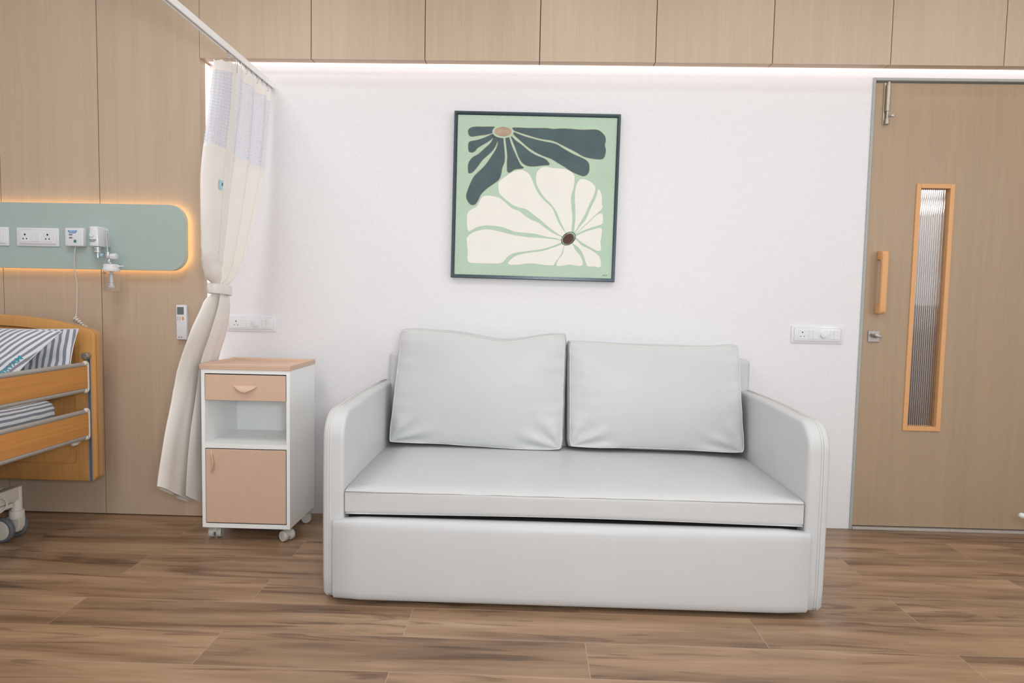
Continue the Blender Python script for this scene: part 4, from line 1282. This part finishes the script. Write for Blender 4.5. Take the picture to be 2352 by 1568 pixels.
# side rails
def rail(x, y0, y1, z0, z1, label=None):
    t = bpy.data.objects.new('side_rail', None); t.empty_display_size = .05; link(t, bed); t.location = Vector((x, (y0 + y1) / 2, z0)) - Vector(bed.location)
    w_ = .016
    MB().box(x - .008, x + .008, y1, y0 - .004, z0 + .018, z1 - .018).build('wooden_slat', RAIL_WOOD, t)
    def bar(zc, s_):
        pr = [(x + w_ * .5 * math.cos(R(a)) * 1.05, zc + s_ * .003 + .011 * math.sin(R(a))) for a in range(0, 360, 20)]
        MB().prism(pr, 'y', y1 + .002, y0 - .006).build('aluminium_bar', ALU, t, smooth=50)
    bar(z1 - .012, 1); bar(z0 + .012, -1)
    # rounded white end caps
    for ye, s_ in ((y0, 1), (y1, -1)):
        zc = (z0 + z1) / 2; hz = (z1 - z0) / 2 + .002
        pts = [(x, ye - s_ * .022, z1 - .010)] + [(x, ye - s_ * .012 + s_ * .012 * math.sin(a), zc + hz - .012 + .012 * math.cos(a) - .004) for a in (PI * k / 10 for k in range(6))] + [(x, ye - s_ * .012 + s_ * .012 * math.sin(a), zc - hz + .012 + .012 * math.cos(a) + .004) for a in (PI * k / 10 for k in range(5, 11))] + [(x, ye - s_ * .022, z0 + .010)]
        MB().tube(pts, .0105, 12).build('end_cap', CREAM_PLASTIC, t, smooth=180)
    return t
for x in (-2.032, -2.988):
    for (z0, z1) in ((.655, .791), (.436, .572)):
        rail(x, -.300 - .016, -1.24, z0, z1)
        rail(x, -1.29, -2.22, z0, z1)
board(-2.285, -2.24, 1) if False else None
fb = MB(); fb.prism(head_outline(), 'y', -2.30, -2.255, .008, 3); fb.build('footboard', BED_WOOD, bed, smooth=35)
# latch brackets under the lower rail
MB().box(-2.052, -2.036, -.405, -.372, .418, .436, .003, 2).box(-2.050, -2.040, -.365, -.358, .422, .440, .001, 1).box(-2.054, -2.040, -.352, -.322, .428, .440, .003, 2).build('rail_latch', CREAM_PLASTIC, bed, smooth=40)
# mattress platform
MB().box(-2.89, -2.13, -2.20, -.36, .425, .455, .004, 1).build('mattress_platform', plain('grey_bed_deck', (120, 120, 122), .6), bed)
lg = MB()
lg.box(-2.57, -2.45, -2.03, -.49, .19, .235)
for y in (-1.05, -1.75): lg.box(-2.57, -2.45, y - .04, y + .04, .19, .43)
lg.build('lift_column', CREAM_PLASTIC, bed)
# base frame
bf = MB()
for x in (-2.262, -2.772):
    bf.box(x - .020, x + .020, -2.06, -.468, .186, .246, .004, 2)
bf.box(-2.772, -2.262, -.506, -.468, .190, .244, .004, 2).box(-2.772, -2.262, -2.06, -2.02, .190, .244, .004, 2)
bf.box(-2.252, -2.238, -1.0, -.51, .165, .184, .002, 1)
bf.build('base_frame', CREAM_PLASTIC, bed, smooth=40)
MB().tube(crom([(-2.240, -.70, .165), (-2.236, -.62, .160), (-2.232, -.56, .175), (-2.234, -.55, .205), (-2.238, -.58, .225), (-2.238, -.66, .232), (-2.240, -.75, .232)], 6), .0035, 8).build('control_cable', GREY_PLASTIC, bed, smooth=180)
def big_castor(cx, cy, ang):
    t = bpy.data.objects.new('castor', None); t.empty_display_size = .03; link(t, bed); t.location = Vector((cx, cy, 0)) - Vector(bed.location)
    r = .056
    ax = Vector((math.cos(ang), math.sin(ang), 0)); fw_ = Vector((-ax.y, ax.x, 0))
    MB().lathe([(.0195, .245), (.0215, .240), (.0215, .115)], (cx, cy, 0), (0, 0, 1), 32).build('post', CREAM_PLASTIC, t, smooth=40)
    MB().lathe([(.027, .100), (.029, .104), (.029, .124), (.0285, .126), (.0285, .136), (.024, .138)], (cx, cy, 0), (0, 0, 1), 36).build('collar', CREAM_PLASTIC, t, smooth=40)
    ctr = Vector((cx, cy, r)) + fw_ * .040
    hd = MB()
    pts = []
    for k in range(15):
        a = R(-8 + 150 * k / 14); pts.append((math.cos(a) * r * .9, math.sin(a) * r * .9))
    pts += [(-r * .45, .01), (-.01, -r * .35), (r * .5, -r * .3)]
    # outline in (fw, z): add the shoulder that reaches the collar
    pts = [(-.068, .050), (-.012, .050), (.008, .046), (.034, .030), (.050, .002), (.044, -.020), (.010, -.024), (-.020, -.020), (-.052, -.014), (-.066, .01)]
    v0 = [hd.bm.verts.new(ctr + fw_ * p[0] + Vector((0, 0, p[1])) - ax * .017) for p in pts]
    v1 = [hd.bm.verts.new(v.co + ax * .034) for v in v0]
    f0 = hd.bm.faces.new(v0); f1 = hd.bm.faces.new(v1[::-1])
    for i in range(len(v0)): hd.bm.faces.new((v0[i], v0[(i + 1) % len(v0)], v1[(i + 1) % len(v0)], v1[i]))
    bmesh.ops.recalc_face_normals(hd.bm, faces=hd.bm.faces[:])
    bmesh.ops.bevel(hd.bm, geom=list(f0.edges) + list(f1.edges), offset=.005, segments=2, affect='EDGES')
    hd.build('fork', CREAM_PLASTIC, t, smooth=40)
    for s_ in (-1, 1):
        c0 = ctr + ax * s_ * .036
        pf = [(.030, -.012), (r * .93, -.012), (r, -.007), (r, .007), (r * .94, .012), (r * .80, .013), (r * .78, .010), (.02, .010)]
        if s_ < 0: pf = [(a, -h_) for a, h_ in pf][::-1]
        MB().lathe(pf, c0, ax, 48).build('tyre', RUBBER, t, smooth=40)
        MB().lathe([(0, s_ * .0145), (r * .6, s_ * .0145), (r * .77, s_ * .0125), (r * .79, s_ * .009)], c0, ax, 48).build('hub_disc', CREAM_PLASTIC, t, smooth=40)
big_castor(-2.262, -.462, R(88))
big_castor(-2.772, -.462, R(200))
big_castor(-2.262, -2.06, R(120))
big_castor(-2.772, -2.06, R(60))

# ------------------------------------------------------------------ mattress with striped sheet
mt = MB(); mt.box(-2.93, -2.082, -2.20, -.425, .456, .632, .045, 6)
bmesh.ops.subdivide_edges(mt.bm, edges=[e for e in mt.bm.edges if e.calc_length() > .3], cuts=24, use_grid_fill=True)
for v in mt.bm.verts:
    v.co.z += .006 * noise.noise(v.co * 6); v.co.x += .004 * noise.noise(v.co * 5 + Vector((5, 1, 2)))
mt.build('mattress', STRIPE_MATT, smooth=70, label='mattress under a grey and white striped sheet between the bed rails', cat='mattress')
fs_ = MB(); fs_.grid([[Vector((-2.93 + .84 * i / 16 + (.0), y, .640 + .004 * noise.noise(Vector((i, y * 9, 2))) - (.012 if i > 15 else 0))) for y in (-.70, -.66, -.60, -.555, -.552)] for i in range(17)])
# ------------------------------------------------------------------ pillows
def pillow(name, TL, TR, BR, BL, T, mat, label, seed, upu=1.0):
    TL, TR, BR, BL = map(Vector, (TL, TR, BR, BL)); nu, nv = 44, 36
    nrm = (TR - TL).cross(BL - TL).normalized()
    if nrm.y > 0: nrm = -nrm
    W_ = (TR - TL).length; Hh = (TL - BL).length
    g = MB(); grids = []
    for side in (0, 1):
        P_, U_ = [], []
        for i in range(nv + 1):
            a, ua = [], []
            for j in range(nu + 1):
                u, v = .5 - .5 * math.cos(PI * j / nu), .5 - .5 * math.cos(PI * i / nv)
                x, y = 2 * u - 1, 2 * v - 1
                xs_ = x * (1 - .05 * (1 - y * y)); ys_ = y * (1 - .05 * (1 - x * x))
                uu, vv = (xs_ + 1) / 2, (ys_ + 1) / 2
                p = BL.lerp(BR, uu).lerp(TL.lerp(TR, uu), vv)
                f = (max(0, 1 - abs(x) ** 2.6) * max(0, 1 - abs(y) ** 2.6)) ** .6
                d = T * f * (.85 + .22 * noise.noise(Vector((u * 3, v * 3, seed + side)))) + .006 * noise.noise(Vector((u * 9, v * 7, seed))) * min(1, f * 2)
                p = p + nrm * (d if side == 0 else -d * .6)
                a.append(p); ua.append((uu * W_, vv * Hh))
            P_.append(a); U_.append(ua)
        if side: P_ = [r_[::-1] for r_ in P_]; U_ = [r_[::-1] for r_ in U_]
        g.grid(P_, U_); grids.append(P_)
    bmesh.ops.remove_doubles(g.bm, verts=g.bm.verts[:], dist=.0004)
    bmesh.ops.recalc_face_normals(g.bm, faces=g.bm.faces[:])
    t = empty(name, (BL + BR) / 2, label, 'pillow', 'striped pillows at the bed head')
    bvh = BVHTree.FromBMesh(g.bm)
    o_ = g.build('pillow_cover', mat, t, smooth=180)
    Q = grids[0]
    loop = [Q[0][j] for j in range(nu)] + [Q[i][nu] for i in range(nv)] + [Q[nv][j] for j in range(nu, 0, -1)] + [Q[i][0] for i in range(nv, 0, -1)]
    keep = [loop[0]]
    for p in loop[1:]:
        if (p - keep[-1]).length > .005: keep.append(p)
    MB().tube(keep, .0022, 6, closed=True).build('piping', plain('white_piping', (222, 222, 224), .8), t, smooth=180)
    return t, bvh
pillow('pillow', (-2.70, -.345, .945), (-2.046, -.345, .946), (-2.052, -.400, .660), (-2.70, -.40, .660), .022, STRIPE_BACK, 'striped pillow standing upright behind, with vertical stripes by the headboard corner', 2)
fpil, bvh = pillow('pillow', (-2.74, -.455, .975), (-2.058, -.432, .938), (-2.255, -.575, .648), (-2.86, -.575, .668), .050, STRIPE_FRONT, 'striped pillow lying slanted in front, with teal lettering near the side rail', 5)
def onto(me):
    for v in me.vertices:
        hit = bvh.ray_cast(Vector((v.co.x, -2.0, v.co.z)), Vector((0, 1, 0)))
        if hit[0] is not None: v.co.y = hit[0].y - .0016 + (v.co.y + .62) * .1
        else: v.co.y = -.56
TEALP = plain('teal_print_ink', (52, 150, 168), .7); TEAL2 = plain('light_teal_print_ink', (120, 190, 190), .7); PINKP = plain('mauve_print_ink', (176, 150, 158), .7)
ROT = (PI / 2, -R(50), 0)
text_obj('printed_lettering', 'SARVAM', .0300, (-2.218, -.62, .786), TEALP, fpil, rot=ROT, project=onto, bold=.0006)
text_obj('printed_lettering', 'ORTHOPAEDIC HOSPITAL', .0098, (-2.198, -.62, .782), PINKP, fpil, rot=ROT, project=onto)
lg_ = MB()
def ringz(g, cx, cz, r0, r1, a0, a1, n_=30):
    g.grid([[Vector((cx + r_ * math.cos(R(a0 + (a1 - a0) * k / n_)), -.62, cz + r_ * math.sin(R(a0 + (a1 - a0) * k / n_)))) for k in range(n_ + 1)] for r_ in (r0, r1)])
ringz(lg_, -2.268, .797, .0175, .0195, 30, 330); ringz(lg_, -2.268, .797, .0, .006, 0, 360); ringz(lg_, -2.262, .792, .009, .0105, 200, 380)
class _W: pass
for v in lg_.bm.verts:
    hit = bvh.ray_cast(Vector((v.co.x, -2.0, v.co.z)), Vector((0, 1, 0)))
    if hit[0] is not None: v.co.y = hit[0].y - .0012
lg_.build('printed_emblem', TEAL2, fpil)

# ================================================================== STAND AT THE RIGHT EDGE
sd = empty('wheeled_stand', (2.68, -.40, 0), 'white rounded tube leg poking in at the right picture edge before the door', 'stand')
hub = Vector((2.68, -.42, .105))
tip = Vector((2.262, -.30, .188))
STP = WHITE_PLASTIC
for k, a in enumerate((164, 236, 308, 20, 92)):
    if k == 0:
        pts = [tip, tip.lerp(hub, .5) + Vector((0, 0, -.01)), hub]
    else:
        d = Vector((math.cos(R(a)), math.sin(R(a)), 0)) * .32
        pts = [hub + d + Vector((0, 0, -.03)), hub]
        MB().lathe([(.0, -.008), (.024, -.008), (.025, 0), (.024, .008), (0, .008)], hub + d + Vector((0, 0, -.08)), (math.sin(R(a)), -math.cos(R(a)), 0)).build('castor', RUBBER, sd, smooth=40)
        MB().tube([hub + d + Vector((0, 0, -.03)), hub + d + Vector((0, 0, -.07))], .006, 8).build('castor_stem', CHROME, sd)
    c_ = crom(pts, 6)
    q_ = MB().tube(c_, .0125, 16)
    e0 = c_[0]; dr_ = (c_[0] - c_[1]).normalized()
    q_.lathe([(.0125, -.002), (.0115, .005), (.008, .010), (0, .0125)], e0, dr_, 16)
    q_.build('leg', STP, sd, smooth=60)
MB().lathe([(.03, -.03), (.035, 0), (.03, .04), (.014, .05), (.012, 1.4), (0, 1.4)], hub, (0, 0, 1), 20).build('pole', CHROME, sd, smooth=40)
